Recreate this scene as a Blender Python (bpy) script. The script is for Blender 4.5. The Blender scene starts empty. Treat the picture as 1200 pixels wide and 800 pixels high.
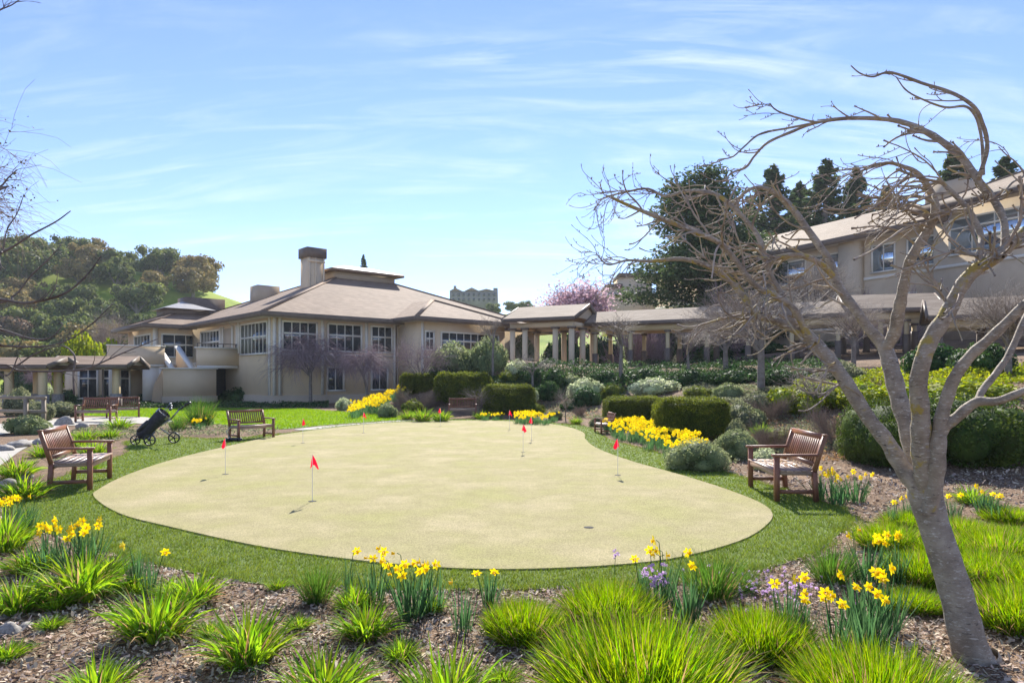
import bpy, math, random
import numpy as np
from mathutils import Vector
PI=math.pi; R=math.radians
rng=np.random.default_rng(7); random.seed(7)
sc=bpy.context.scene; col=sc.collection
# ------------------------------------------------------------------ camera
CAMH=1.65; F=800.0; HY=442.0
cam=bpy.data.cameras.new('camera'); camo=bpy.data.objects.new('camera',cam); col.objects.link(camo)
camo.location=(0,0,CAMH); camo.rotation_euler=(R(90),0,0)
cam.sensor_width=36; cam.lens=24; cam.shift_y=42/1200; cam.clip_start=.05; cam.clip_end=3000
sc.camera=camo
# ------------------------------------------------------------------ light
SUN_EL=R(36); SUN_AZ=R(3.0)          # azimuth measured from +Y towards +X
sc.view_settings.view_transform='Standard'; sc.view_settings.look='None'
sc.view_settings.gamma=1; sc.view_settings.exposure=1.42; sc.view_settings.use_curve_mapping=False
w=bpy.data.worlds.new('World'); sc.world=w; w.use_nodes=True
nt=w.node_tree; nt.nodes.clear()
def N(t,**k):
    n=nt.nodes.new(t)
    for a,b in k.items(): setattr(n,a,b)
    return n
out=N('ShaderNodeOutputWorld'); bg=N('ShaderNodeBackground'); bg.inputs[1].default_value=.078
sky=N('ShaderNodeTexSky'); sky.sky_type='NISHITA'; sky.sun_disc=False
sky.sun_elevation=SUN_EL; sky.sun_rotation=SUN_AZ; sky.air_density=.9; sky.dust_density=.0; sky.ozone_density=3.2; sky.altitude=0
tc=N('ShaderNodeTexCoord'); sep=N('ShaderNodeSeparateXYZ')
nt.links.new(tc.outputs['Generated'],sep.inputs[0])
ad=N('ShaderNodeMath',operation='ADD'); ad.inputs[1].default_value=.22; nt.links.new(sep.outputs[2],ad.inputs[0])
dx=N('ShaderNodeMath',operation='DIVIDE'); dy=N('ShaderNodeMath',operation='DIVIDE')
nt.links.new(sep.outputs[0],dx.inputs[0]); nt.links.new(ad.outputs[0],dx.inputs[1])
nt.links.new(sep.outputs[1],dy.inputs[0]); nt.links.new(ad.outputs[0],dy.inputs[1])
cb=N('ShaderNodeCombineXYZ'); nt.links.new(dx.outputs[0],cb.inputs[0]); nt.links.new(dy.outputs[0],cb.inputs[1])
def cn(rot,scl,loc,sc__,dist,p0,p1):
    mp=N('ShaderNodeMapping'); mp.inputs['Rotation'].default_value=(0,0,R(rot)); mp.inputs['Scale'].default_value=scl; mp.inputs['Location'].default_value=loc; nt.links.new(cb.outputs[0],mp.inputs[0])
    nz=N('ShaderNodeTexNoise'); nz.inputs['Scale'].default_value=sc__; nz.inputs['Detail'].default_value=10; nz.inputs['Roughness'].default_value=.62; nz.inputs['Distortion'].default_value=dist; nt.links.new(mp.outputs[0],nz.inputs['Vector'])
    r=N('ShaderNodeMapRange'); r.inputs[1].default_value=p0; r.inputs[2].default_value=p1; nt.links.new(nz.outputs[0],r.inputs[0]); return r.outputs[0]
s1=cn(24,(1.0,5.0,1),(1.3,.4,0),1.3,1.4,.44,.86); s2=cn(15,(1.2,2.0,1),(4.1,2.2,0),.9,.8,.42,.70)
ml=N('ShaderNodeMath',operation='MULTIPLY'); nt.links.new(s1,ml.inputs[0]); nt.links.new(s2,ml.inputs[1])
tn=N('ShaderNodeMix',data_type='RGBA'); tn.blend_type='MULTIPLY'; tn.inputs[0].default_value=1; nt.links.new(sky.outputs[0],tn.inputs[6]); tn.inputs[7].default_value=(.93,.89,1.05,1)
mx=N('ShaderNodeMix',data_type='RGBA'); nt.links.new(ml.outputs[0],mx.inputs[0]); nt.links.new(tn.outputs[2],mx.inputs[6]); mx.inputs[7].default_value=(6.6,6.9,7.3,1)
nt.links.new(mx.outputs[2],bg.inputs[0]); nt.links.new(bg.outputs[0],out.inputs[0])
sl=bpy.data.lights.new('sun','SUN'); sl.energy=3.6; sl.angle=R(.53); sl.color=(1,.95,.86)
so=bpy.data.objects.new('sun',sl); col.objects.link(so)
sd=Vector((math.sin(SUN_AZ)*math.cos(SUN_EL),math.cos(SUN_AZ)*math.cos(SUN_EL),math.sin(SUN_EL)))
so.rotation_euler=sd.to_track_quat('Z','Y').to_euler(); so.location=(0,0,60)
sc.cycles.max_bounces=6; sc.cycles.transparent_max_bounces=6
# ------------------------------------------------------------------ helpers
class MB:
    def __init__(s): s.v=[];s.f=[];s.m=[];s.n=0
    def add(s,v,f,m=0):
        v=np.asarray(v,float).reshape(-1,3); f=np.asarray(f,int)
        s.v.append(v); s.f.append(f+s.n); s.m.append(np.full(len(f),m)); s.n+=len(v); return s
    def quad(s,a,b,c,d,m=0): return s.add([a,b,c,d],[[0,1,2,3]],m)
    def poly(s,pts,m=0):
        pts=np.asarray(pts,float); k=len(pts)
        if k==3: return s.add(pts,[[0,1,2]],m)
        if k==4: return s.add(pts,[[0,1,2,3]],m)
        s.add(pts,[[0,i,i+1] for i in range(1,k-1)],m); return s
    def box(s,c,d,ux=(1,0,0),uy=(0,1,0),uz=(0,0,1),m=0):
        c=np.array(c,float); ux=np.array(ux,float)*d[0]/2; uy=np.array(uy,float)*d[1]/2; uz=np.array(uz,float)*d[2]/2
        v=[c+i*ux+j*uy+k*uz for k in(-1,1) for j in(-1,1) for i in(-1,1)]
        return s.add(v,[[0,2,3,1],[4,5,7,6],[0,1,5,4],[2,6,7,3],[0,4,6,2],[1,3,7,5]],m)
    def bar(s,a,b,w,h,m=0,up=(0,0,1)):      # box beam from a to b
        a=np.array(a,float);b=np.array(b,float);d=b-a;L=np.linalg.norm(d);d/=L
        up=np.array(up,float); sd_=np.cross(d,up)
        if np.linalg.norm(sd_)<1e-3: sd_=np.cross(d,(0,1,0))
        sd_/=np.linalg.norm(sd_); u=np.cross(sd_,d)
        return s.box((a+b)/2,(L,w,h),d,sd_,u,m)
    def tubes(s,P,Rr,sides=4,m=0,cap=False):
        P=np.asarray(P,float); Rr=np.asarray(Rr,float)
        if P.ndim==2: P=P[None];Rr=Rr[None]
        n,k,_=P.shape
        T=np.gradient(P,axis=1); T/=np.linalg.norm(T,axis=2,keepdims=True)+1e-9
        ref=np.where(np.abs(T[:,:1,2:3])<.75,np.array([0,0,1.]),np.array([0,1.,0]))*np.ones((n,k,1))
        A=np.cross(T,ref); A/=np.linalg.norm(A,axis=2,keepdims=True)+1e-9
        # keep frames coherent
        for i in range(1,k):
            a=A[:,i-1]-T[:,i]*np.sum(A[:,i-1]*T[:,i],axis=1,keepdims=True); A[:,i]=a/(np.linalg.norm(a,axis=1,keepdims=True)+1e-9)
        B=np.cross(T,A)
        an=np.arange(sides)*2*PI/sides
        V=P[:,:,None]+Rr[:,:,None,None]*(A[:,:,None]*np.cos(an)[:,None]+B[:,:,None]*np.sin(an)[:,None])
        idx=np.arange(n*k*sides).reshape(n,k,sides); nx=np.roll(idx,-1,axis=2)
        Fq=np.stack([idx[:,:-1],nx[:,:-1],nx[:,1:],idx[:,1:]],-1).reshape(-1,4)
        s.add(V,Fq,m)
        if cap and n==1:
            for e,rev in((0,1),(k-1,0)):
                c=list(range(sides)); v=V[0,e]; s.poly(v[::-1] if rev else v,m)
        return s
    def lathe(s,prof,c=(0,0,0),axis=(0,0,1),sides=16,m=0):
        ax=np.array(axis,float);ax/=np.linalg.norm(ax)
        t=np.array((1,0,0.)) if abs(ax[0])<.8 else np.array((0,1,0.))
        A=np.cross(ax,t);A/=np.linalg.norm(A);B=np.cross(ax,A);an=np.arange(sides)*2*PI/sides
        V=[np.array(c)+ax*z+r*(A*math.cos(q)+B*math.sin(q)) for r,z in prof for q in an]
        f=[]
        for i in range(len(prof)-1):
            for j in range(sides): f.append([i*sides+j,i*sides+(j+1)%sides,(i+1)*sides+(j+1)%sides,(i+1)*sides+j])
        return s.add(V,f,m)
    def build(s,name,mats,parent=None,smooth=False,loc=None):
        me=bpy.data.meshes.new(name); V=np.concatenate(s.v)
        tot=[];ls=[];mi=[]
        for f,m in zip(s.f,s.m):
            if len(f)==0: continue
            ls.append(f.reshape(-1)); tot.append(np.full(len(f),f.shape[1])); mi.append(m)
        L=np.concatenate(ls);T=np.concatenate(tot);M=np.concatenate(mi)
        me.vertices.add(len(V)); me.vertices.foreach_set('co',V.ravel())
        me.loops.add(len(L)); me.loops.foreach_set('vertex_index',L.astype(np.int32))
        me.polygons.add(len(T)); st=np.concatenate([[0],np.cumsum(T)[:-1]])
        me.polygons.foreach_set('loop_start',st.astype(np.int32)); me.polygons.foreach_set('loop_total',T.astype(np.int32))
        me.polygons.foreach_set('material_index',M.astype(np.int32))
        if smooth: me.polygons.foreach_set('use_smooth',np.ones(len(T),bool))
        me.update(calc_edges=True); me.validate()
        if not isinstance(mats,(list,tuple)): mats=[mats]
        for q in mats: me.materials.append(q)
        o=bpy.data.objects.new(name,me); col.objects.link(o)
        if parent: o.parent=parent
        if loc is not None: o.location=loc
        return o
def tag(o,label,cat,group=None,kind=None):
    if label: o['label']=label
    if cat: o['category']=cat
    if group: o['group']=group
    if kind: o['kind']=kind
    return o
def struct(o,label=None):
    o['kind']='structure'
    if label:o['label']=label
    return o
def thing(name,label,cat,loc=(0,0,0),rz=0,group=None,scale=1):
    o=bpy.data.objects.new(name,None); col.objects.link(o); o.empty_display_size=.2
    o.location=loc; o.rotation_euler=(0,0,rz); o.scale=(scale,)*3 if not hasattr(scale,'__len__') else scale
    return tag(o,label,cat,group)
def dup(root,label,loc,rz=0,scale=None,group=None):
    r=root.copy(); col.objects.link(r); r.location=loc; r.rotation_euler=(0,0,rz)
    if scale is not None: r.scale=(scale,)*3 if not hasattr(scale,'__len__') else scale
    if label: r['label']=label
    if group: r['group']=group
    for ch in list(root.children):
        c=ch.copy(); col.objects.link(c); c.parent=r
        for g in ch.children:
            d=g.copy(); col.objects.link(d); d.parent=c
    return r
# ------------------------------------------------------------------ terrain
def flat(px,py): Y=CAMH*F/(py-HY); return ((px-600)/F*Y,Y)
def P3(px,py,Y): return np.array(((px-600)/F*Y,Y,CAMH-(py-HY)/F*Y))
TOE=np.array([(-4,400),(-5,70),(-7.5,44),(-8.2,36),(-7.6,31.5),(-2.5,28.2),(.8,27),(3.2,23),(4.3,17.5),(5.6,12.5),(6.8,9.5),(8.2,6),(9.5,0),(10,-60)],float)
HILLPOLY=np.vstack([TOE,[(2000,-60),(2000,400)]])
def inpoly(x,y,poly):
    x=np.asarray(x,float);y=np.asarray(y,float);c=np.zeros(np.broadcast(x,y).shape,bool);n=len(poly)
    for i in range(n):
        x0,y0=poly[i];x1,y1=poly[(i+1)%n]
        if y0==y1: continue
        c^=((y0>y)!=(y1>y))&(x<(x1-x0)*(y-y0)/(y1-y0)+x0)
    return c
def segdist(x,y,pl,closed=False):
    d=np.full(np.broadcast(x,y).shape,1e9); n=len(pl)
    for i in range(n if closed else n-1):
        a=pl[i];b=pl[(i+1)%n];e=b-a
        t=np.clip(((x-a[0])*e[0]+(y-a[1])*e[1])/(e@e),0,1)
        d=np.minimum(d,np.hypot(x-a[0]-t*e[0],y-a[1]-t*e[1]))
    return d
def sm(t): t=np.clip(t,0,1); return t*t*(3-2*t)
def H(x,y):
    x=np.asarray(x,float);y=np.asarray(y,float)
    d=np.where(inpoly(x,y,HILLPOLY),segdist(x,y,TOE),0)
    h=2.75*(1-np.exp(-(d/9.5)**1.35))
    h=h+np.clip(d-19,0,40)*.10*sm((y-20)/20)
    h=h+29*np.exp(-((x+108)/66)**2-((y-165)/44)**2)
    h=h+29*np.exp(-((x+10)/85)**2-((y-300)/70)**2)
    h=h+12*np.exp(-((x-150)/90)**2-((y-200)/60)**2)
    h=h+1.15*np.exp(-((x+1.5)/4.6)**2-((y-37.5)/5)**2)*sm((d-.3)/3)
    h=h+.05*np.sin(x*.9+y*.4)*np.sin(y*.7)*sm(d/4)
    return h
_Ys=np.concatenate([np.linspace(2.5,60,420),np.linspace(60.5,330,300)])
_gX=np.arange(-130,130.01,.5);_gY=np.concatenate([np.arange(2,70,.5),np.arange(70,336,2.)])
_gH=None
def Hg(x,y):
    global _gH
    if _gH is None: _gH=H(*np.meshgrid(_gX,_gY,indexing='ij'))
    fx=np.clip((x+130)/.5,0,len(_gX)-1.01);ix=fx.astype(int);fx=fx-ix
    iy=np.clip(np.searchsorted(_gY,y)-1,0,len(_gY)-2); fy=np.clip((y-_gY[iy])/(_gY[iy+1]-_gY[iy]),0,1)
    return (_gH[ix,iy]*(1-fx)+_gH[ix+1,iy]*fx)*(1-fy)+(_gH[ix,iy+1]*(1-fx)+_gH[ix+1,iy+1]*fx)*fy
def hit(px,py):
    px=np.atleast_1d(np.asarray(px,float));py=np.atleast_1d(np.asarray(py,float))
    if len(px)>2000:
        q=[hit(px[i:i+2000],py[i:i+2000]) for i in range(0,len(px),2000)]; return np.concatenate([a for a,_ in q]),np.concatenate([b for _,b in q])
    X=(px[:,None]-600)/F*_Ys; Z=CAMH-(py[:,None]-HY)/F*_Ys
    hh=Hg(X,np.broadcast_to(_Ys,X.shape)); below=Z<=hh+1e-4
    i=np.argmax(below,axis=1); ok=below.any(axis=1); i=np.where(ok,i,len(_Ys)-1)
    j=np.clip(i-1,0,None); r=np.arange(len(px)); e0=Z[r,j]-hh[r,j]; e1=Z[r,i]-hh[r,i]
    t=np.where(e0-e1>1e-9,e0/(e0-e1+1e-12),0); Y=_Ys[j]+(_Ys[i]-_Ys[j])*np.clip(t,0,1)
    x=(px-600)/F*Y
    return np.stack([x,Y,H(x,Y)],1),ok
def g1(px,py): return hit(px,py)[0][0]
# ------------------------------------------------------------------ materials
def mat(name,c1,c2=None,scale=8,rough=.8,bump=0,bscale=60,transl=0,isl=0,spec=.3,c3=None,metal=0,coat=0,stretch=(1,1,1),detail=4,bdist=.01,tcol=None,coords='Object',lo=.35,hi=.68):
    m=bpy.data.materials.new(name); m.use_nodes=True; t=m.node_tree; t.nodes.clear()
    def n(ty,**k):
        q=t.nodes.new(ty)
        for a,b in k.items(): setattr(q,a,b)
        return q
    L=t.links.new
    o=n('ShaderNodeOutputMaterial'); p=n('ShaderNodeBsdfPrincipled')
    p.inputs['Roughness'].default_value=rough; p.inputs['Specular IOR Level'].default_value=spec; p.inputs['Metallic'].default_value=metal
    if coat: p.inputs['Coat Weight'].default_value=coat
    p.inputs['Base Color'].default_value=(*c1,1); cs=None
    tcn=n('ShaderNodeTexCoord'); mpn=n('ShaderNodeMapping'); mpn.inputs['Scale'].default_value=stretch; L(tcn.outputs[coords],mpn.inputs[0])
    if c2:
        z=n('ShaderNodeTexNoise'); z.inputs['Scale'].default_value=scale; z.inputs['Detail'].default_value=detail; z.inputs['Roughness'].default_value=.6; L(mpn.outputs[0],z.inputs['Vector'])
        r=n('ShaderNodeValToRGB'); r.color_ramp.elements[0].position=lo; r.color_ramp.elements[1].position=hi
        r.color_ramp.elements[0].color=(*c1,1); r.color_ramp.elements[1].color=(*c2,1); L(z.outputs[0],r.inputs[0]); cs=r.outputs[0]
        if c3:
            e=r.color_ramp.elements.new(.5*(lo+hi)); e.color=(*c3,1)
    if isl:
        g=n('ShaderNodeNewGeometry'); hs=n('ShaderNodeHueSaturation')
        a=n('ShaderNodeMapRange'); a.inputs[3].default_value=1-isl; a.inputs[4].default_value=1+isl; L(g.outputs['Random Per Island'],a.inputs[0]); L(a.outputs[0],hs.inputs['Value'])
        w1=n('ShaderNodeTexWhiteNoise',noise_dimensions='1D'); L(g.outputs['Random Per Island'],w1.inputs['W'])
        b=n('ShaderNodeMapRange'); b.inputs[3].default_value=.5-isl*.05; b.inputs[4].default_value=.5+isl*.05; L(w1.outputs[0],b.inputs[0]); L(b.outputs[0],hs.inputs['Hue'])
        if cs: L(cs,hs.inputs['Color'])
        else: hs.inputs['Color'].default_value=(*c1,1)
        cs=hs.outputs[0]
    if cs: L(cs,p.inputs['Base Color'])
    if bump:
        z2=n('ShaderNodeTexNoise'); z2.inputs['Scale'].default_value=bscale; z2.inputs['Detail'].default_value=5; L(mpn.outputs[0],z2.inputs['Vector'])
        bn=n('ShaderNodeBump'); bn.inputs['Strength'].default_value=bump; bn.inputs['Distance'].default_value=bdist; L(z2.outputs[0],bn.inputs['Height']); L(bn.outputs[0],p.inputs['Normal'])
    if transl:
        tr=n('ShaderNodeBsdfTranslucent'); ms=n('ShaderNodeMixShader'); ms.inputs[0].default_value=transl
        hv=n('ShaderNodeHueSaturation'); hv.inputs['Value'].default_value=1.35; hv.inputs['Hue'].default_value=.488; hv.inputs['Saturation'].default_value=1.08
        if cs: L(cs,hv.inputs['Color'])
        else: hv.inputs['Color'].default_value=(*c1,1)
        L(hv.outputs[0],tr.inputs[0])
        L(p.outputs[0],ms.inputs[1]); L(tr.outputs[0],ms.inputs[2]); L(ms.outputs[0],o.inputs[0])
    else: L(p.outputs[0],o.inputs[0])
    return m
M={}
M['soil']=mat('mulch_soil',(.10,.075,.058),(.30,.235,.185),scale=26,rough=.95,bump=.9,bscale=70,c3=(.19,.145,.115),bdist=.02,detail=9)
M['chip']=mat('bark_chip',(.27,.20,.135),(.54,.44,.34),scale=3,rough=.9,isl=.55)
M['stone']=mat('river_stone',(.22,.20,.18),(.40,.37,.33),scale=6,rough=.75,bump=.4,bscale=40)
M['green']=mat('faded_putting_turf',(.40,.37,.165),(.49,.42,.245),scale=.9,rough=.95,bump=1.0,bscale=200,c3=(.42,.37,.195),detail=8,spec=.08,bdist=.01)
M['fringe']=mat('turf_base',(.10,.15,.025),(.14,.20,.035),scale=5,rough=.9,bump=.8,bscale=160)
M['blade']=mat('turf_blade',(.155,.225,.028),(.25,.32,.05),scale=3,rough=.6,transl=.3,isl=.4,spec=.35)
M['lawn']=mat('lawn_soil',(.14,.26,.025),(.19,.30,.035),scale=2,rough=.9,bump=.8,bscale=120)
M['lawnblade']=mat('lawn_blade',(.16,.29,.02),(.24,.36,.03),scale=1.2,rough=.6,transl=.5,isl=.3)
M['path']=mat('concrete_path',(.40,.37,.32),(.48,.45,.39),scale=3,rough=.9,bump=.3,bscale=80)
M['hill']=mat('hill_grass',(.13,.22,.025),(.22,.30,.045),scale=.12,rough=.95,bump=.5,bscale=3,c3=(.16,.25,.03),bdist=.4,detail=9)
M['stucco']=mat('stucco',(.66,.52,.35),(.75,.60,.42),scale=.6,detail=8,rough=.92,bump=.15,bscale=30)
M['stucco2']=mat('stucco_base',(.46,.37,.27),(.50,.41,.30),scale=1.5,rough=.92,bump=.2,bscale=20)
M['stucco3']=mat('grey_stucco',(.55,.44,.31),(.60,.49,.35),scale=1.5,rough=.92,bump=.15,bscale=30)
M['trim']=mat('cream_trim',(.72,.68,.58),(.76,.72,.63),scale=3,rough=.6)
M['beam']=mat('ochre_beam',(.60,.46,.25),(.66,.52,.30),scale=2,rough=.7)
M['brown']=mat('brown_fascia',(.15,.115,.09),(.19,.145,.115),scale=3,rough=.6)
M['copper']=mat('metal_cap',(.35,.33,.31),(.42,.40,.38),scale=3,rough=.45,metal=.3)
M['dark']=mat('opening_shade',(.05,.045,.04),(.07,.06,.05),scale=2,rough=.8)  # near-black colour for the deep shade inside the terrace opening
M['glass']=mat('window_glass',(.035,.045,.055),rough=.04,spec=.9,coat=.5)
M['glassb']=mat('sky_reflecting_glass',(.50,.58,.66),rough=.03,spec=1.0,metal=.85)
M['wood']=mat('bench_wood',(.16,.065,.035),(.30,.135,.075),scale=14,rough=.42,bump=.25,bscale=60,stretch=(1,8,8),spec=.5,isl=.22)
M['woodseat']=mat('bench_seat_wood',(.26,.17,.13),(.40,.30,.25),scale=12,rough=.42,bump=.2,bscale=50,stretch=(1,8,8),spec=.5,isl=.18)
M['black']=mat('black_plastic',(.015,.015,.018),(.03,.03,.034),scale=8,rough=.4,spec=.5)
M['fabric']=mat('bag_fabric',(.02,.02,.025),(.045,.045,.055),scale=20,rough=.7,bump=.3)
M['greym']=mat('grey_metal',(.30,.30,.31),rough=.35,metal=.8)
M['white']=mat('white_paint',(.75,.74,.70),rough=.5)
M['red']=mat('flag_red',(.62,.02,.015),(.75,.035,.02),scale=10,rough=.7,transl=.4)
M['hole']=mat('cup_shade',(.03,.03,.03),rough=.9)  # dark colour stands in for the shade inside a hole
M['rail']=mat('rail_paint',(.24,.19,.14),(.30,.25,.19),scale=5,rough=.7)
def leafm(name,a,b,tr=.35,isl=.45,rough=.62,sc_=1.5,spec=.12): return mat(name,tuple(v*1.25 for v in a),tuple(v*1.2 for v in b),scale=sc_,rough=max(rough,.58),transl=min(.5,tr+.12),isl=isl,spec=spec)
M['farwall']=mat('far_mansion_wall',(.20,.19,.18),(.27,.25,.235),scale=.3,rough=.9)
M['hedge']=leafm('hedge_leaf',(.075,.10,.018),(.17,.20,.03),.35)
M['lily']=leafm('lily_leaf',(.105,.22,.02),(.23,.35,.035),.40,.5,sc_=9)
M['lirio']=leafm('border_grass_leaf',(.085,.19,.012),(.27,.37,.03),.40,.65,sc_=14)
M['dkgrass']=leafm('dark_grass_leaf',(.05,.12,.02),(.10,.19,.03),.35,.4,sc_=5)
M['dry']=leafm('dry_leaf',(.30,.19,.09),(.45,.32,.16),.3,.35)
M['daff']=leafm('daffodil_leaf',(.05,.12,.045),(.09,.18,.07),.3,.3)
M['yel']=mat('daffodil_petal',(.80,.64,.012),(.90,.80,.05),scale=20,rough=.6,transl=.4,isl=.22)
M['yel2']=mat('daffodil_trumpet',(.86,.60,.005),rough=.6,transl=.35)
M['purple']=mat('lilac_petal',(.55,.36,.62),(.70,.50,.72),scale=20,rough=.6,transl=.4)
M['pink']=mat('pink_blossom',(.55,.38,.42),(.74,.58,.62),scale=1.0,rough=.7,transl=.35,isl=.3)
M['oak']=leafm('oak_leaf',(.075,.10,.035),(.14,.165,.05),.3,.5,sc_=.25)
M['oakb']=leafm('budding_oak_leaf',(.17,.135,.055),(.25,.21,.08),.2,.35,sc_=.25)
M['oakp']=leafm('russet_oak_leaf',(.14,.10,.07),(.20,.15,.10),.2,.35,sc_=.25)
M['conif']=leafm('conifer_needles',(.045,.075,.035),(.09,.125,.045),.2,.5)
M['ybush']=leafm('lime_leaf',(.16,.21,.02),(.30,.34,.03),.3,.45)
M['silver']=leafm('silvery_leaf',(.13,.17,.07),(.27,.30,.16),.3,.45,rough=.35,sc_=1)
M['pale']=leafm('pale_variegated_leaf',(.28,.33,.17),(.55,.58,.40),.3,.45,rough=.4,sc_=2)
M['ivy']=leafm('ivy_leaf',(.025,.060,.022),(.06,.11,.03),.2,.45,rough=.35,sc_=1)
M['juni']=leafm('juniper_leaf',(.03,.055,.016),(.10,.145,.025),.25,.4,sc_=1.2)
M['grey']=leafm('grey_green_leaf',(.13,.15,.08),(.22,.23,.13),.3,.4,sc_=2)
M['dorm']=mat('dormant_twig',(.22,.16,.12),(.34,.26,.20),scale=3,rough=.9,isl=.3)
M['mauve']=mat('mauve_twig',(.25,.17,.185),(.40,.30,.31),scale=2,rough=.85,isl=.3)
M['dkleaf']=leafm('small_dark_leaf',(.05,.05,.03),(.12,.10,.05),.2,.4)
M['bark']=mat('bark_grey',(.16,.13,.11),(.27,.24,.21),scale=6,rough=.85,bump=.6,bscale=30)
M['twig']=mat('bare_twig',(.25,.20,.165),(.40,.34,.29),scale=5,rough=.7,isl=.25)
def cherry_bark(name,lich):
    m=bpy.data.materials.new(name); m.use_nodes=True; t=m.node_tree; p=t.nodes['Principled BSDF']; L=t.links.new
    n=t.nodes.new; tcn=n('ShaderNodeTexCoord')
    def noise(s,st,d=5):
        mp_=n('ShaderNodeMapping'); mp_.inputs['Scale'].default_value=st; L(tcn.outputs['Object'],mp_.inputs[0])
        z=n('ShaderNodeTexNoise'); z.inputs['Scale'].default_value=s; z.inputs['Detail'].default_value=d; z.inputs['Roughness'].default_value=.65; L(mp_.outputs[0],z.inputs['Vector']); return z.outputs[0]
    def ramp(i,p0,p1,c0,c1):
        r=n('ShaderNodeValToRGB'); r.color_ramp.elements[0].position=p0;r.color_ramp.elements[1].position=p1
        r.color_ramp.elements[0].color=(*c0,1);r.color_ramp.elements[1].color=(*c1,1); L(i,r.inputs[0]); return r.outputs[0]
    def mixc(f,a,b):
        q=n('ShaderNodeMix'); q.data_type='RGBA'; L(f,q.inputs[0]); L(a,q.inputs[6]); L(b,q.inputs[7]); return q.outputs[2]
    base=ramp(noise(9,(1,1,1)),.3,.7,(.19,.15,.11),(.45,.38,.295))
    pale=ramp(noise(60,(1,1,1)),.3,.7,(.50,.45,.38),(.66,.61,.53))
    len_=ramp(noise(24,(1.1,1.1,4.2),4),.57,.66,(0,0,0),(1,1,1))
    c=mixc(len_,base,pale)
    dk=ramp(noise(22,(.9,.9,3.2),4),.30,.40,(1,1,1),(0,0,0))
    rgb=n('ShaderNodeRGB'); rgb.outputs[0].default_value=(.07,.055,.045,1); c=mixc(dk,c,rgb.outputs[0])
    lr=n('ShaderNodeRGB'); lr.outputs[0].default_value=(.42,.31,.05,1)
    c=mixc(ramp(noise(7,(1,1,1),8),.66-lich,.72-lich,(0,0,0),(.85,.85,.85)),c,lr.outputs[0])
    L(c,p.inputs['Base Color']); p.inputs['Roughness'].default_value=.75
    b=n('ShaderNodeBump'); b.inputs['Strength'].default_value=.8; b.inputs['Distance'].default_value=.015; L(noise(34,(1,1,2.6),8),b.inputs['Height']); L(b.outputs[0],p.inputs['Normal'])
    return m
M['cherry']=cherry_bark('cherry_bark',0.02); M['cherryl']=cherry_bark('lichened_cherry_bark',.13)
M['cbranch']=mat('cherry_branchlet',(.25,.195,.15),(.42,.33,.14),scale=9,rough=.8,isl=.2,c3=(.38,.32,.26),bump=.4,bscale=80,bdist=.004)
# shingles
def shingle(name,a,b):
    m=bpy.data.materials.new(name); m.use_nodes=True; t=m.node_tree; p=t.nodes['Principled BSDF']; L=t.links.new;n=t.nodes.new
    tcn=n('ShaderNodeTexCoord'); mp_=n('ShaderNodeMapping'); mp_.inputs['Rotation'].default_value=(0,0,R(-42)); L(tcn.outputs['Object'],mp_.inputs[0])
    sp=n('ShaderNodeSeparateXYZ'); L(mp_.outputs[0],sp.inputs[0]); am=n('ShaderNodeMath'); am.operation='ADD'; L(sp.outputs[0],am.inputs[0]); L(sp.outputs[1],am.inputs[1])
    cx=n('ShaderNodeCombineXYZ'); L(am.outputs[0],cx.inputs[0]); L(sp.outputs[2],cx.inputs[1])
    br=n('ShaderNodeTexBrick'); br.inputs['Color1'].default_value=(*a,1); br.inputs['Color2'].default_value=(*b,1); br.inputs['Mortar'].default_value=tuple(x*.55 for x in a)+(1,)
    br.inputs['Scale'].default_value=1; br.inputs['Brick Width'].default_value=.34; br.inputs['Row Height'].default_value=.085; br.inputs['Mortar Size'].default_value=.008; L(cx.outputs[0],br.inputs['Vector'])
    z=n('ShaderNodeTexNoise'); z.inputs['Scale'].default_value=.5; z.inputs['Detail'].default_value=6; L(tcn.outputs['Object'],z.inputs['Vector'])
    hs=n('ShaderNodeHueSaturation'); mr=n('ShaderNodeMapRange'); mr.inputs[3].default_value=.75; mr.inputs[4].default_value=1.25; L(z.outputs[0],mr.inputs[0]); L(mr.outputs[0],hs.inputs['Value']); L(br.outputs[0],hs.inputs['Color']); L(hs.outputs[0],p.inputs['Base Color'])
    p.inputs['Roughness'].default_value=.85; p.inputs['Specular IOR Level'].default_value=.25
    return m
M['roof']=shingle('brown_shingles',(.25,.17,.115),(.36,.255,.18))
M['roof2']=shingle('tan_shingles',(.32,.24,.17),(.41,.32,.235))
# ------------------------------------------------------------------ ground sheets
def axis(segs):
    a=[]
    for s,e,st in segs: a+=list(np.arange(s,e,st))
    a.append(segs[-1][1]); return np.array(a)
gx=axis([(-900,-300,60),(-300,-60,8),(-60,-20,2),(-20,-2,.5),(-2,14,.4),(14,45,1),(45,120,6),(120,900,60)])
gy=axis([(-60,0,6),(0,20,.4),(20,50,.8),(50,90,2),(90,340,6),(340,1800,80)])
def sheet(name,gx,gy,m,off=0):
    X,Y=np.meshgrid(gx,gy,indexing='ij'); Z=H(X,Y)+off; nx,ny=X.shape; idx=np.arange(nx*ny).reshape(nx,ny)
    f=np.stack([idx[:-1,:-1],idx[1:,:-1],idx[1:,1:],idx[:-1,1:]],-1).reshape(-1,4)
    return MB().add(np.stack([X,Y,Z],-1),f).build(name,m,smooth=True)
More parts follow.
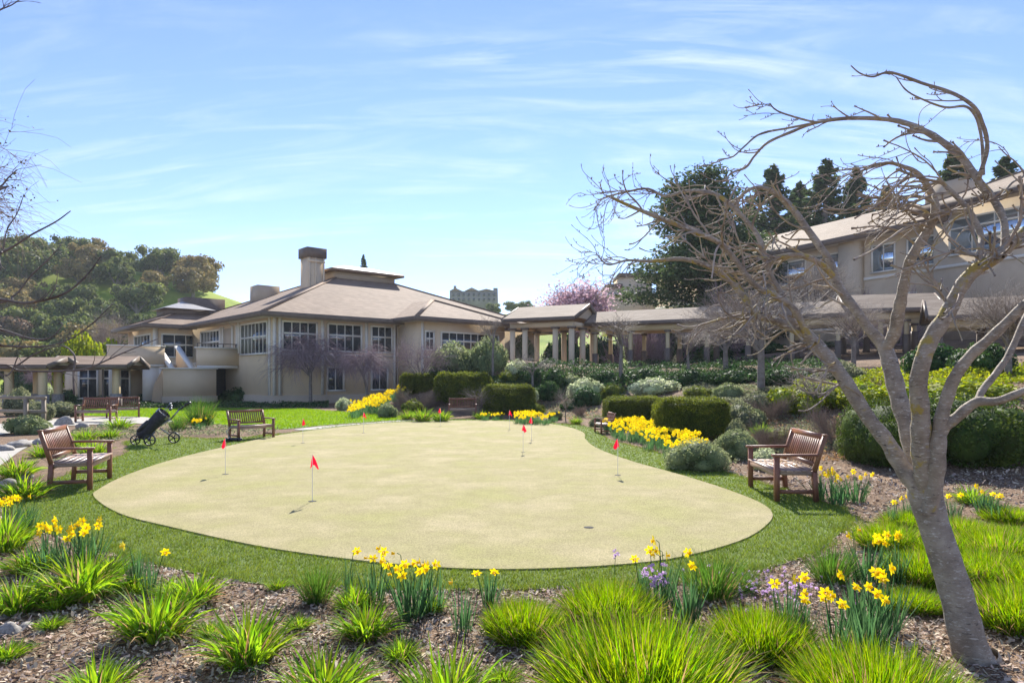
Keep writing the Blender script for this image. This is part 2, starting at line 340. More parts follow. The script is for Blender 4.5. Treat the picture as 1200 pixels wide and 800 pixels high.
# the one ground sheet: mulch near, meadow grass far, blended by position
def ground_mat():
    m=bpy.data.materials.new('ground_mulch_and_meadow'); m.use_nodes=True; t=m.node_tree; L=t.links.new;n=t.nodes.new
    p=t.nodes['Principled BSDF']; tcn=n('ShaderNodeTexCoord')
    def ns(s,cols,pos,det=9):
        z=n('ShaderNodeTexNoise'); z.inputs['Scale'].default_value=s; z.inputs['Detail'].default_value=det; z.inputs['Roughness'].default_value=.66; L(tcn.outputs['Object'],z.inputs['Vector'])
        r=n('ShaderNodeValToRGB'); e=r.color_ramp.elements
        while len(e)<len(cols): e.new(.5)
        for i,(c,q) in enumerate(zip(cols,pos)): e[i].position=q; e[i].color=(*c,1)
        L(z.outputs[0],r.inputs[0]); return r.outputs[0],z.outputs[0]
    mul,zz=ns(30,[(.07,.045,.03),(.24,.165,.11),(.46,.35,.26)],[.33,.5,.68])
    big,_=ns(1.1,[(.62,.60,.58),(1.15,1.08,1.0)],[.35,.65],4)
    mm=n('ShaderNodeMix'); mm.data_type='RGBA'; mm.blend_type='MULTIPLY'; mm.inputs[0].default_value=1; L(mul,mm.inputs[6]); L(big,mm.inputs[7])
    gr,_=ns(.11,[(.16,.24,.02),(.28,.36,.035),(.34,.38,.06)],[.35,.5,.68])
    sp=n('ShaderNodeSeparateXYZ'); L(tcn.outputs['Object'],sp.inputs[0]); mr=n('ShaderNodeMapRange'); mr.inputs[1].default_value=60; mr.inputs[2].default_value=75; L(sp.outputs[1],mr.inputs[0])
    q=n('ShaderNodeMix'); q.data_type='RGBA'; L(mr.outputs[0],q.inputs[0]); L(mm.outputs[2],q.inputs[6]); L(gr,q.inputs[7]); L(q.outputs[2],p.inputs['Base Color'])
    p.inputs['Roughness'].default_value=.95; p.inputs['Specular IOR Level'].default_value=.15
    b=n('ShaderNodeBump'); b.inputs['Strength'].default_value=1; b.inputs['Distance'].default_value=.025; L(zz,b.inputs['Height']); L(b.outputs[0],p.inputs['Normal'])
    return m
struct(sheet('ground',gx,gy,ground_mat()))
def smooth_closed(pts,k=8):
    pts=np.array(pts,float); n=len(pts); o=[]
    for i in range(n):
        a,b,c,d=pts[i-1],pts[i],pts[(i+1)%n],pts[(i+2)%n]
        for j in range(k):
            t=j/k; o.append(.5*((2*b)+(-a+c)*t+(2*a-5*b+4*c-d)*t*t+(-a+3*b-3*c+d)*t**3))
    return np.array(o)
import bmesh
def sheet_poly(name,pts,z,m,thick=0):
    bm=bmesh.new(); vs=[bm.verts.new((x,y,z)) for x,y in pts]; f=bm.faces.new(vs)
    if f.normal.z<0: f.normal_flip()
    f.normal_update()
    if f.normal.z<0: f.normal_flip()
    if thick:
        r=bmesh.ops.extrude_face_region(bm,geom=[f]); 
        for v in [g for g in r['geom'] if isinstance(g,bmesh.types.BMVert)]: v.co.z-=thick
        bmesh.ops.recalc_face_normals(bm,faces=bm.faces)
    bmesh.ops.triangulate(bm,faces=bm.faces); me=bpy.data.meshes.new(name); bm.to_mesh(me); bm.free(); me.materials.append(m)
    o=bpy.data.objects.new(name,me); col.objects.link(o); return o
GREEN=smooth_closed([flat(*p) for p in [(110,583),(118,573),(150,557),(200,540),(260,525),(330,510),(400,500.5),(450,496),(500,494),(560,493),(620,495),(660,499.5),(683,507),(686,515),(700,526),(740,541),(800,558),(850,574),(890,590),(905,603),(898,617),(868,635),(800,654),(720,664),(600,669),(500,666),(400,656),(300,641),(200,619),(140,603)]])
TURF=smooth_closed([flat(*p) for p in [(12,598),(25,578),(90,552),(150,530),(150,517),(200,513),(250,514),(300,511),(340,507),(400,498.5),(450,494.3),(500,492.3),(560,491.3),(620,493),(662,497),(688,500),(700,506),(720,517),(770,530),(830,548),(880,563),(930,578),(975,592),(1000,606),(985,625),(950,650),(870,672),(760,684),(640,690),(540,691),(400,688),(300,684),(200,666),(110,642),(45,620)]])
struct(sheet_poly('turf_collar',TURF,.006,M['fringe']))
gt=M['green'].node_tree; gp=[n for n in gt.nodes if n.type=='BSDF_PRINCIPLED'][0]; src=gp.inputs['Base Color'].links[0].from_socket
def grain(scale,lo,hi,prev,det=3):
    z=gt.nodes.new('ShaderNodeTexNoise'); z.inputs['Scale'].default_value=scale; z.inputs['Detail'].default_value=det; tcg=gt.nodes.new('ShaderNodeTexCoord'); gt.links.new(tcg.outputs['Object'],z.inputs['Vector'])
    mr=gt.nodes.new('ShaderNodeMapRange'); mr.inputs[1].default_value=.3; mr.inputs[2].default_value=.7; mr.inputs[3].default_value=lo; mr.inputs[4].default_value=hi; gt.links.new(z.outputs[0],mr.inputs[0])
    h=gt.nodes.new('ShaderNodeHueSaturation'); gt.links.new(mr.outputs[0],h.inputs['Value']); gt.links.new(prev,h.inputs['Color']); return h.outputs[0]
gt.links.new(grain(3.1,.93,1.07,grain(75,.70,1.30,src,4),6),gp.inputs['Base Color'])
struct(sheet_poly('putting_green',GREEN,.022,M['green'],.015))
LAWN=smooth_closed([flat(*p) for p in [(60,481),(160,479),(250,478.5),(350,479),(390,482),(445,485),(480,490.5),(440,494),(385,498),(330,503),(300,501),(250,497),(205,494),(160,488.5),(100,487)]])
struct(sheet_poly('lawn',LAWN,.012,M['lawn']))
struct(sheet_poly('path',smooth_closed([flat(*p) for p in [(-120,506),(-20,499),(40,493),(100,489.5),(172,489),(205,493.5),(172,496.5),(100,498),(45,503),(-20,513),(-120,525)]]),.020,M['path']))
struct(sheet_poly('garden_path',smooth_closed([flat(*p) for p in [(345,503.5),(372,500.2),(420,496.3),(480,492),(486,492.8),(440,496),(400,499.5),(365,504)]]),.016,M['path']))
struct(sheet_poly('stream_path',smooth_closed([flat(*p) for p in [(-90,560),(-20,534),(14,523),(36,516),(42,518),(22,530),(0,546),(-60,580)]]),.014,M['path']))
# ------------------------------------------------------------------ blades of turf
def tri_blades(P,h,wd,lean=.5):
    n=len(P); a=rng.uniform(0,2*PI,n); b=rng.uniform(0,2*PI,n)
    s=np.stack([np.cos(a),np.sin(a),np.zeros(n)],1)*(wd*rng.uniform(.6,1.3,n))[:,None]
    tip=P+np.stack([np.cos(b)*lean,np.sin(b)*lean,np.ones(n)],1)*(h*rng.uniform(.6,1.25,n))[:,None]
    V=np.stack([P-s,P+s,tip],1); return V,np.arange(n*3).reshape(n,3)
def sample_poly(poly,n,xr=None,yr=None,excl=()):
    x0,y0=poly.min(0);x1,y1=poly.max(0)
    if xr:x0,x1=max(x0,xr[0]),min(x1,xr[1])
    if yr:y0,y1=max(y0,yr[0]),min(y1,yr[1])
    x=rng.uniform(x0,x1,n);y=rng.uniform(y0,y1,n);k=inpoly(x,y,poly)
    for e in excl:k&=~inpoly(x,y,e)
    return x[k],y[k]
mb=MB(); x,y=sample_poly(TURF,2600000,excl=(GREEN,)); k_=rng.uniform(0,1,len(x))<np.clip((5.0/y)**2.1,0,1)*.85; x=x[k_];y=y[k_]
V,f=tri_blades(np.stack([x,y,np.full(len(x),.006)],1),.027,1.0); P0=(V[:,0]+V[:,1])/2; sc__=(.0029*(y/5.0)**1.0)[:,None]
V[:,0]=P0+(V[:,0]-P0)*sc__; V[:,1]=P0+(V[:,1]-P0)*sc__; mb.add(V,f)
tag(mb.build('turf_grass',M['blade']),'short green synthetic grass ringing the putting green','grass',kind='stuff')
def edge_tufts(poly,n,spread,h,wd,z0):
    i=rng.integers(len(poly),size=n); t=rng.uniform(0,1,n)[:,None]; a=poly[i];b=poly[(i+1)%len(poly)]; p=a+(b-a)*t+rng.normal(0,spread,(n,2))
    k=(np.sin(p[:,0]*7)+np.sin(p[:,1]*9+p[:,0]*3)+rng.normal(0,.7,n))>.1; p=p[k]; P=np.stack([p[:,0],p[:,1],np.full(len(p),z0)],1); return tri_blades(P,h,wd,.8)
mb=MB(); mb.add(*edge_tufts(TURF,26000,.05,.05,.004,.0)); tag(mb.build('edge_grass',M['blade']),'ragged taller grass along the outer edge of the turf','grass',kind='stuff')
mb=MB(); x,y=sample_poly(LAWN,90000); P=np.stack([x,y,np.full(len(x),.012)],1); mb.add(*tri_blades(P,.06,.012))
tag(mb.build('lawn_grass',M['lawnblade']),'bright green mown lawn in front of the clubhouse','grass',kind='stuff')
# chips
def chips(n,xr,yr,size,zoff=.004):
    x=rng.uniform(*xr,n);y=rng.uniform(*yr,n); k=(~inpoly(x,y,TURF))&(np.abs(x)<y*.80+.5); x=x[k];y=y[k];n=len(x)
    a=rng.uniform(0,PI*2,n);t=rng.normal(0,.35,n);L_=size*rng.uniform(.4,1.5,n);W=L_*rng.uniform(.15,.45,n)
    u=np.stack([np.cos(a)*np.cos(t),np.sin(a)*np.cos(t),np.sin(t)],1)*L_[:,None]/2
    v=np.stack([-np.sin(a),np.cos(a),rng.normal(0,.5,n)],1)*W[:,None]/2
    c=np.stack([x,y,H(x,y)+zoff+rng.uniform(0,.012,n)+np.abs(u[:,2])],1)
    return np.stack([c-u-v,c+u-v,c+u+v,c-u+v],1),np.arange(n*4).reshape(n,4)
mb=MB(); mb.add(*chips(46000,(-4.5,4.5),(3.3,6.4),.028)); mb.add(*chips(30000,(-8,8),(6,11),.035)); mb.add(*chips(26000,(3,20),(10,24),.055))
tag(mb.build('mulch_chips',M['chip']),'loose tan bark mulch covering the planting beds','mulch',kind='stuff')
# ------------------------------------------------------------------ clubhouse
class Fr:
    def __init__(s,o,u): s.o=np.array(o,float); s.u=np.array((u[0],u[1],0.))/math.hypot(*u); s.v=np.array((-s.u[1],s.u[0],0.)); s.z=np.array((0,0,1.))
    def p(s,a,b,z=0): return s.o+s.u*a+s.v*b+s.z*z
    def box(s,mb,a0,a1,b0,b1,z0,z1,m=0): return mb.box(s.p((a0+a1)/2,(b0+b1)/2,(z0+z1)/2),(a1-a0,b1-b0,z1-z0),s.u,s.v,s.z,m)
UF=Fr((-14.45,41,0),(.74,.67))
club=thing('clubhouse','large tan stucco clubhouse with brown hipped roof and square chimney behind the lawn','building')
def hip(fr,a0,a1,b0,b1,z0,inset,rise,name_parent,m,fm,fas=.28,tops=None):
    """hipped roof: frustum + fascia; returns roof object"""
    mb=MB(); i=inset
    ia=min(i,(a1-a0)/2-.02); ib=min(i,(b1-b0)/2-.02)
    E=[fr.p(a0,b0,z0),fr.p(a1,b0,z0),fr.p(a1,b1,z0),fr.p(a0,b1,z0)]
    T=[fr.p(a0+ia,b0+ib,z0+rise),fr.p(a1-ia,b0+ib,z0+rise),fr.p(a1-ia,b1-ib,z0+rise),fr.p(a0+ia,b1-ib,z0+rise)]
    for k in range(4): mb.quad(E[k],E[(k+1)%4],T[(k+1)%4],T[k])
    mb.quad(*T); ro=mb.build('roof',m,name_parent)
    mb=MB(); t=.12
    for A0,A1,B0,B1 in ((a0-t,a1+t,b0-t,b0),(a0-t,a1+t,b1,b1+t),(a0-t,a0,b0,b1),(a1,a1+t,b0,b1)): fr.box(mb,A0,A1,B0,B1,z0-fas,z0+.03)
    mb.build('gutter',fm,ro)
    mb=MB(); fr.box(mb,a0,a1,b0,b1,z0-fas+.04,z0-fas+.10); mb.build('soffit',M['stucco2'],ro)
    for A,B in zip(E,T):
        mb=MB().bar(A+np.array((0,0,.02)),B+np.array((0,0,.02)),.28,.06)
        mb.build('hip_cap',m,ro)
    return ro
def window(par,fr,face,s0,s1,pos,z0,z1,cols,rows,out_=1,glass='glass',fw=.11,mull=.055):
    """face 'b': plane b=pos, spans a in s0..s1 facing -b ; face 'a': plane a=pos spans b, facing -a"""
    B=(lambda mb,p0,p1,d0,d1,q0,q1: fr.box(mb,p0,p1,pos-d1,pos-d0,q0,q1)) if face=='b' else (lambda mb,p0,p1,d0,d1,q0,q1: fr.box(mb,pos-d1,pos-d0,p0,p1,q0,q1))
    g=MB(); B(g,s0+fw,s1-fw,.01,.035,z0+fw,z1-fw)
    f=MB(); B(f,s0,s1,.0,.10,z1-fw,z1); B(f,s0-.05,s1+.05,.0,.14,z0,z0+fw); B(f,s0,s0+fw,0,.10,z0+fw,z1-fw); B(f,s1-fw,s1,0,.10,z0+fw,z1-fw)
    for i in range(1,cols):
        c=s0+fw+(s1-s0-2*fw)*i/cols; B(f,c-mull/2,c+mull/2,.012,.07,z0+fw,z1-fw)
    for r_ in (rows if isinstance(rows,(list,tuple)) else [i/rows for i in range(1,rows)]):
        c=z0+fw+(z1-z0-2*fw)*r_; B(f,s0+fw,s1-fw,.013,.075,c-mull,c+mull)
    o=f.build('window',M['trim'],par); g.build('pane',M[glass],o); return o
def wallbox(par,fr,a0,a1,b0,b1,z0,z1,m='stucco',name='wall'):
    mb=MB(); fr.box(mb,a0,a1,b0,b1,z0,z1); return mb.build(name,M[m],par)
wallbox(club,UF,0,22,0,18,.55,5.3); wallbox(club,UF,-.06,22.06,-.06,18,-.6,.55,'stucco2','plinth')
hip(UF,-.9,23.9,-.9,22,5.50,9.7,3.95,club,M['roof'],M['brown'])
# raised monitor on top
mb=MB(); UF.box(mb,8.75,14.2,8.75,12.4,9.35,9.95); mb.build('monitor_wall',M['stucco2'],club)
mb=MB(); UF.box(mb,8.2,14.8,8.2,12.9,9.95,10.12); mo=mb.build('monitor_roof',M['roof'],club)
mb=MB(); E=[UF.p(8.2,8.2,10.13),UF.p(14.8,8.2,10.13),UF.p(14.8,12.9,10.13),UF.p(8.2,12.9,10.13)];T=[UF.p(10.4,10.3,10.75),UF.p(12.6,10.3,10.75),UF.p(12.6,10.8,10.75),UF.p(10.4,10.8,10.75)]
for k in range(4): mb.quad(E[k],E[(k+1)%4],T[(k+1)%4],T[k])
mb.quad(*T); mb.build('metal_cap',M['copper'],mo)
# projecting bay
wallbox(club,UF,8.75,16.2,-2.85,-.001,.3,5.35,name='bay_wall'); wallbox(club,UF,8.70,16.25,-2.9,-.002,-.6,.3,'stucco2','bay_plinth')
def gabhip(fr,a0,a1,b0,z0,rise,blen,par):
    mb=MB(); w_=(a1-a0)/2; A=fr.p(a0,b0,z0);B=fr.p(a1,b0,z0);T=fr.p(a0+w_,b0+w_,z0+rise);T2=fr.p(a0+w_,b0+w_+blen,z0+rise)
    A2=fr.p(a0,b0+w_+blen,z0);B2=fr.p(a1,b0+w_+blen,z0)
    mb.poly([A,B,T]); mb.quad(B,B2,T2,T); mb.quad(A2,A,T,T2)
    ro=mb.build('bay_roof',M['roof'],par); mb=MB(); t=.12
    fr.box(mb,a0-t,a1+t,b0-t,b0,z0-.28,z0+.03); fr.box(mb,a0-t,a0,b0,b0+3.5,z0-.28,z0+.03); fr.box(mb,a1,a1+t,b0,b0+3.5,z0-.28,z0+.03); mb.build('gutter',M['brown'],ro)
    mb=MB(); fr.box(mb,a0,a1,b0,b0+3.5,z0-.24,z0-.18); mb.build('soffit',M['stucco2'],ro)
    for q in(A,B): mb=MB().bar(q+np.array((0,0,.02)),T+np.array((0,0,.02)),.28,.06); mb.build('hip_cap',M['roof'],ro)
gabhip(UF,8.0,16.9,-3.6,5.56,1.75,6,club)
# main facade windows
for a0,a1 in((.62,2.95),(3.6,6.1),(6.75,8.45)): window(club,UF,'b',a0,a1,0,3.25,5.12,4 if a1<8 else 3,[.60])
window(club,UF,'b',3.55,4.8,0,.75,2.35,2,1); window(club,UF,'b',6.75,8.1,0,.75,2.35,2,1)
window(club,UF,'b',10.4,15.6,-2.85,3.15,4.75,8,[.62]); window(club,UF,'b',9.1,9.9,-2.85,3.4,4.75,2,[.62])
# pilasters & trims
def tb(par,fr,name,*b,m='trim'): q=MB(); fr.box(q,*b); return q.build(name,M[m],par)
for a in(.16,.5,3.28,6.42,8.6): tb(club,UF,'pilaster',a-.09,a+.09,-.11,0,.56,5.25)
for b in(.16,5.1): tb(club,UF,'pilaster',-.11,0,b-.09,b+.09,.56 if b<1 else 3.2,5.25)
for q in((.1,8.7,-.08,0,3.0,3.14),(8.8,16.1,-2.93,-2.85,2.95,3.08)): tb(club,UF,'string_course',*q)
tb(club,UF,'pilaster',8.85,9.0,-2.96,-2.85,.35,5.3)
# left side wall windows (plane a=0)
window(club,UF,'a',.45,4.8,0,3.05,5.1,7,[.55]); window(club,UF,'a',8.6,12.6,0,3.3,5.0,6,[.5])
wallbox(club,UF,-.05,.0,6.3,7.9,2.7,4.95,'stucco2','recess_shade_panel')  # raised panel, its darker stucco stands for the recess's shade
for b in(5.4,6.2,8.0,8.45): tb(club,UF,'pilaster',-.12,-.0,b-.07,b+.07,2.7,5.1)
# left wing with pyramid cap
wallbox(club,UF,-2.7,3.8,14.6,22,-.5,5.3,name='wing_wall')
rw=hip(UF,-3.6,4.4,13.7,22.8,5.5,3.0,1.15,club,M['roof'],M['brown'])
mb=MB(); UF.box(mb,-1.2,1.8,16.4,19.6,6.5,6.95); mb.build('cupola_wall',M['brown'],rw)
mb=MB(); c=UF.p(.3,18,7.7); E=[UF.p(-1.6,16,6.96),UF.p(2.2,16,6.96),UF.p(2.2,20,6.96),UF.p(-1.6,20,6.96)]
for k in range(4): mb.poly([E[k],E[(k+1)%4],c])
mb.quad(*E); mb.build('cupola_cap',M['copper'],rw)
window(club,UF,'b',-2.2,1.2,14.6,3.1,4.9,4,[.55]); window(club,UF,'a',15.2,19.8,-2.7,3.2,4.9,5,[.5])
tb(club,UF,'pilaster',-2.76,-2.45,14.5,14.6,2.6,5.3); tb(club,UF,'pilaster',1.5,1.75,14.5,14.6,2.6,5.3)
# terrace, parapets, stairs
wallbox(club,UF,-2.6,-.002,5.2,5.45,2.4,3.5,name='terrace_parapet'); wallbox(club,UF,-2.6,-.003,5.46,14.5,2.35,2.6,'stucco2','terrace_floor')
mb=MB(); UF.box(mb,-2.7,-.01,5.12,5.5,3.5,3.58); UF.box(mb,-2.62,-.12,5.08,5.2,2.22,2.4); mb.build('parapet_cap',M['trim'],club)
mb=MB(); UF.box(mb,-2.6,-.02,5.28,5.34,3.78,3.83); [UF.box(mb,a,a+.05,5.28,5.34,3.58,3.8) for a in(-2.6,-1.8,-1.,-.2)]; mb.build('railing',M['brown'],club)
wallbox(club,UF,-2.6,-.004,7.6,7.7,-.3,2.35,'dark','opening_shade_door'); wallbox(club,UF,-2.62,-2.4,5.2,8.5,-.3,2.36,name='terrace_pier')  # door panel coloured near black to carry the opening's deep shade
wallbox(club,UF,-7.3,-4.15,6.5,6.75,2.35,3.55,name='terrace_parapet'); wallbox(club,UF,-7.3,-4.15,6.76,14.4,2.3,2.55,'stucco2','terrace_floor')
mb=MB(); UF.box(mb,-7.35,-4.1,6.43,6.8,3.55,3.63); UF.box(mb,-7.3,-4.15,6.42,6.5,2.3,2.45); mb.build('parapet_cap',M['trim'],club)
def stringer(a,t=.22):
    mb=MB(); pts=[(4.5,.3),(4.5,1.6),(8.6,3.6),(8.6,2.3)]
    A=[UF.p(a,b,z) for b,z in pts];B=[UF.p(a+t,b,z) for b,z in pts]
    mb.quad(*A);mb.quad(*B[::-1])
    for k in range(4): mb.quad(A[k],A[(k+1)%4],B[(k+1)%4],B[k])
    o=mb.build('stair_wall',M['stucco'],club); MB().bar(UF.p(a+t/2,4.4,1.62),UF.p(a+t/2,8.7,3.7),t+.12,.09).build('cap',M['trim'],o)
stringer(-4.1); stringer(-2.9)
mb=MB()
for k in range(14): UF.box(mb,-3.87,-2.91,4.6+k*.29,4.6+(k+1)*.29+.02,0,.45+k*.155)
mb.build('staircase',M['stucco2'],club)
# front retaining wall
mb=MB(); UF.box(mb,-4.9,-1.85,4.0,4.3,.5,2.15); mb.build('front_wall',M['stucco'],club)
mb=MB(); UF.box(mb,-4.95,-1.8,3.93,4.35,-.4,.5); mb.build('front_wall_base',M['stucco2'],club)
mb=MB(); UF.box(mb,-4.98,-1.78,3.9,4.4,2.15,2.23); mb.build('front_wall_cap',M['trim'],club)
mb=MB(); pts=[(4.3,-.3),(4.3,2.13),(6.0,1.2),(6.9,-.3)]; A=[UF.p(-4.9,b,z) for b,z in pts];B=[UF.p(-4.6,b,z) for b,z in pts]
mb.quad(*A);mb.quad(*B[::-1]); [mb.quad(A[k],A[(k+1)%4],B[(k+1)%4],B[k]) for k in range(4)]; mb.build('sloping_wall',M['stucco'],club)
# ground floor under left terrace
wallbox(club,UF,-8.6,-4.2,8.6,14.2,-.3,2.29,'stucco'); window(club,UF,'b',-8.5,-7.4,8.6,.3,2.2,2,[.7]); window(club,UF,'b',-7.2,-5.6,8.6,.3,2.2,3,[.7])
for a in(-7.2,-4.5): wallbox(club,UF,a,a+.3,6.5,6.8,-.3,2.3,'trim','porch_post')
wallbox(club,UF,-5.4,-4.5,6.52,6.6,.2,2.3,'trim','porch_panel')
# downspouts
for a_,b_ in((3.28,-.2),(8.55,-.2)): MB().tubes([UF.p(a_+.2,b_,.1),UF.p(a_+.2,b_,2.5),UF.p(a_+.2,b_,5.0),UF.p(a_+.2,-.75,5.3)],[.045]*4,8).build('downspout',M['stucco2'],club)
MB().tubes([UF.p(-.2,5.6,2.6),UF.p(-.2,5.6,5.0),UF.p(-.75,5.6,5.3)],[.045]*3,8).build('downspout',M['stucco2'],club)
# chimneys
ch=wallbox(club,UF,6.4,7.75,8.5,9.8,6.5,10.75,name='chimney'); mb=MB(); UF.box(mb,6.28,7.87,8.38,9.92,10.75,11.5); mb.build('chimney_cap',M['brown'],ch)
mb=MB(); [UF.box(mb,a-.07,a+.07,8.43,8.5,7,10.75) for a in(6.5,7.0,7.65)]; UF.box(mb,6.4,7.75,8.42,8.5,10.4,10.55); mb.build('chimney_trim',M['stucco'],ch)
wallbox(club,UF,4.6,6.4,13.6,15.2,7.4,9.0,'stucco2','roof_vent_box'); wallbox(club,UF,.5,3.6,18,20,6,8.1,'brown','roof_vent_box')
# ------------------------------------------------------------------ upper right building
F2=Fr((22,56,0),(.447,-.894))      # u runs toward the camera, v to the back (+x)
b2=thing('residence_building','long two storey tan residence wing above the covered walkway','building')
F2.box(mb:=MB(),-16,13.2,.0,12,2,11.6); mb.build('wall',M['stucco3'],b2)
F2.box(mb:=MB(),13.2,26,-1.0,12,2,12.2); mb.build('wall',M['stucco3'],b2)
F2.box(mb:=MB(),5.9,7.6,-.6,0,2,11.6); mb.build('wall_bay',M['stucco3'],b2)
hip(F2,-17,14,-1.0,13,11.85,6.9,3.1,b2,M['roof2'],M['brown'],.4)
hip(F2,12.6,27,-2.0,13,12.45,6.9,3.1,b2,M['roof2'],M['brown'],.4)
tb(b2,F2,'string_course',-16,13.1,-.08,0,8.6,8.8); tb(b2,F2,'string_course',13.15,26,-1.08,-1,8.5,8.7)
for a0,a1,c in((-2.6,2.6,3),(3.2,5.7,2),(8.2,10.0,2),(10.8,13.0,2)): window(b2,F2,'b',a0,a1,0,9.0,11.0,c,1,glass='glassb')
window(b2,F2,'b',14.2,19.5,-1,9.2,11.5,4,[.75],glass='glassb'); window(b2,F2,'b',20.2,24,-1,9.2,11.5,3,[.75],glass='glassb')
for a0 in(-4,2,8.5): window(b2,F2,'b',a0,a0+3,0,5.2,7.4,3,1,glass='glassb')
F2.box(mb:=MB(),9.5,12,4,7,13.6,15.4); mb.build('roof_box',M['stucco2'],b2)
# small stepped tower house far behind
b3=thing('tower_house','small stepped tan block with flat brown roofs beyond the pink tree','building',tuple(P3(738,352,85)*np.array((1,1,0))))
Z0=lambda py:CAMH-(py-HY)/F*85
def bb(px0,px1,py0,py1,d0,dep,name,m):
    x0=(px0-738)/F*85;x1=(px1-738)/F*85; MB().box(((x0+x1)/2,d0+dep/2,(Z0(py0)+Z0(py1))/2),(x1-x0,dep,Z0(py0)-Z0(py1))).build(name,M[m],b3)
bb(726,764,325,392,0,5,'tower','stucco');bb(725,765,320,325,-.2,5.4,'tower_roof','brown');bb(710,727,338,392,-1,5,'wing','stucco');bb(709,728,334,338,-1.2,5.4,'wing_roof','brown')
bb(747,757,333,350,-.6,.6,'buttress','stucco3');bb(712,765,350,392,-2.5,2,'front_wing','stucco3');bb(710,766,346,350,-2.8,2.4,'front_roof','copper')
# hilltop mansion
b4=thing('hilltop_mansion','distant grey mansion with gabled roofs on the hilltop behind the clubhouse roof','building',tuple(P3(555,355,250)*np.array((1,1,0))))
def bq(px0,px1,py0,py1,d0,dep,name,m):
    x0=(px0-555)/F*250;x1=(px1-555)/F*250; z0=CAMH-(py0-HY)/F*250;z1=CAMH-(py1-HY)/F*250
    MB().box(((x0+x1)/2,d0+dep/2,(z0+z1)/2),(x1-x0,dep,z0-z1)).build(name,M[m],b4)
bq(527,583,341,362,0,12,'wall','farwall'); bq(531,534,334,342,2,2,'chimney','stone'); bq(578,583,337,342,1,6,'turret','farwall'); bq(566,572,339,342,3,3,'dormer','farwall')
for p0,p1,zt in((527,541,337.5),(545,561,337),(561,579,338.5)):
    x0=(p0-555)/F*250;x1=(p1-555)/F*250;z=CAMH-(341-HY)/F*250+.05;zt_=CAMH-(zt-HY)/F*250
    mb=MB(); a=[(x0,-.6,z),(x1,-.6,z),((x0+x1)/2,-.6,zt_)];b=[(x,13,q) for x,_,q in a]; mb.poly(a);mb.poly(b[::-1]); mb.quad(a[0],b[0],b[2],a[2]);mb.quad(a[1],a[2],b[2],b[1]);mb.quad(a[0],a[1],b[1],b[0]); mb.build('roof',M['roof'],b4)
for px in range(530,580,6):
    for py in(344,349.5): bq(px,px+2.4,py,py+3,-.15,.14,'window','glass')
# ------------------------------------------------------------------ covered walkways
def gableroof(par,p0,p1,zr0,zr1,half,rise,m,th=.14,name='roof',gable=True):
    p0=np.array(p0,float);p1=np.array(p1,float);d=(p1-p0);L_=np.linalg.norm(d);d/=L_;s=np.array((-d[1],d[0]))
    mb=MB()
    def q(p,sd_,z): return (p[0]+s[0]*sd_,p[1]+s[1]*sd_,z)
    for sg in(-1,1):
        a=q(p0,sg*half,zr0-rise);b=q(p1,sg*half,zr1-rise);c=q(p1,0,zr1);e=q(p0,0,zr0)
        mb.quad(a,b,c,e); lo=[(x,y,z-th) for x,y,z in(a,b,c,e)]; mb.quad(*lo[::-1]); mb.quad(a,lo[0],lo[1],b); mb.quad(a,e,lo[3],lo[0]); mb.quad(b,lo[1],lo[2],c)
    ro=mb.build(name,m,par)
    mb=MB()
    for sg in(-1,1):
        mb.bar(q(p0,sg*(half+.04),zr0-rise-.13),q(p1,sg*(half+.04),zr1-rise-.13),.07,.22)
        for p,zz in((p0,zr0),(p1,zr1)): 
            off=(p0-p1 if p is p0 else p1-p0)/L_*.05; mb.bar(q(p+off,sg*half,zz-rise-.1),q(p+off,0,zz-.1),.08,.24)
    mb.build('fascia',M['brown'],ro)
    if gable:
        for p,zz in((p0+d*.15,zr0),(p1-d*.15,zr1)): MB().poly([q(p,-half+.2,zz-rise-.02),q(p,half-.2,zz-rise-.02),q(p,0,zz-.2)]).build('gable_end',M['stucco3'],ro)
    return q,d,s,L_
def walkway(label,p0,p1,ze,half,rise,n,postm='stucco',basem='brown',w_=.21):
    t=thing('covered_walkway',label,'walkway')
    q,d,s,L_=gableroof(t,p0,p1,ze+rise,ze+rise,half,rise,M['roof2'])
    mb=MB()
    for sg in(-1,1): mb.bar(q(np.array(p0)+d*.2,sg*(half-.45),ze-.42),q(np.array(p1)-d*.2,sg*(half-.45),ze-.42),.16,.34)
    mb.build('beam',M['beam'],t)
    mb=MB()
    for i in range(n):
        for sg in(-1,1):
            c=np.array(p0)+d*(.5+(L_-1)*i/(n-1))+s*sg*(half-.45); g=float(H(c[0],c[1]))
            o=MB().box((c[0],c[1],(g-.3+ze-.6)/2),(w_,w_,ze-.6-g+.3),(d[0],d[1],0),(s[0],s[1],0)).build('post',M[postm],t)
            MB().box((c[0],c[1],g+.35),(w_*1.5,w_*1.5,1.3),(d[0],d[1],0),(s[0],s[1],0)).build('post_base',M[basem],o)
            MB().box((c[0],c[1],ze-.66),(w_*1.7,w_*1.7,.12),(d[0],d[1],0),(s[0],s[1],0)).build('post_cap',M['brown'],o)
    return t
walkway('long shingled covered walkway on tan posts across the hillside',(5.6,45.5),(19,38.5),5.15,1.9,.85,7,'beam')
walkway('raised middle length of covered walkway with open gable end below the residence',(18.6,38.8),(23.2,37.6),5.35,2.0,.95,4,'beam')
walkway('nearest covered walkway length at the right edge with dark gutter',(20.9,34.6),(31,29.5),4.62,1.9,.95,6,'beam')
pv=thing('garden_pavilion','open garden pavilion on thick tan posts at the left end of the hillside walkway','pavilion')
q_,d_,s_,L_=gableroof(pv,(.5,46.6),(5.0,44.3),6.42,6.42,2.5,.98,M['roof2'])
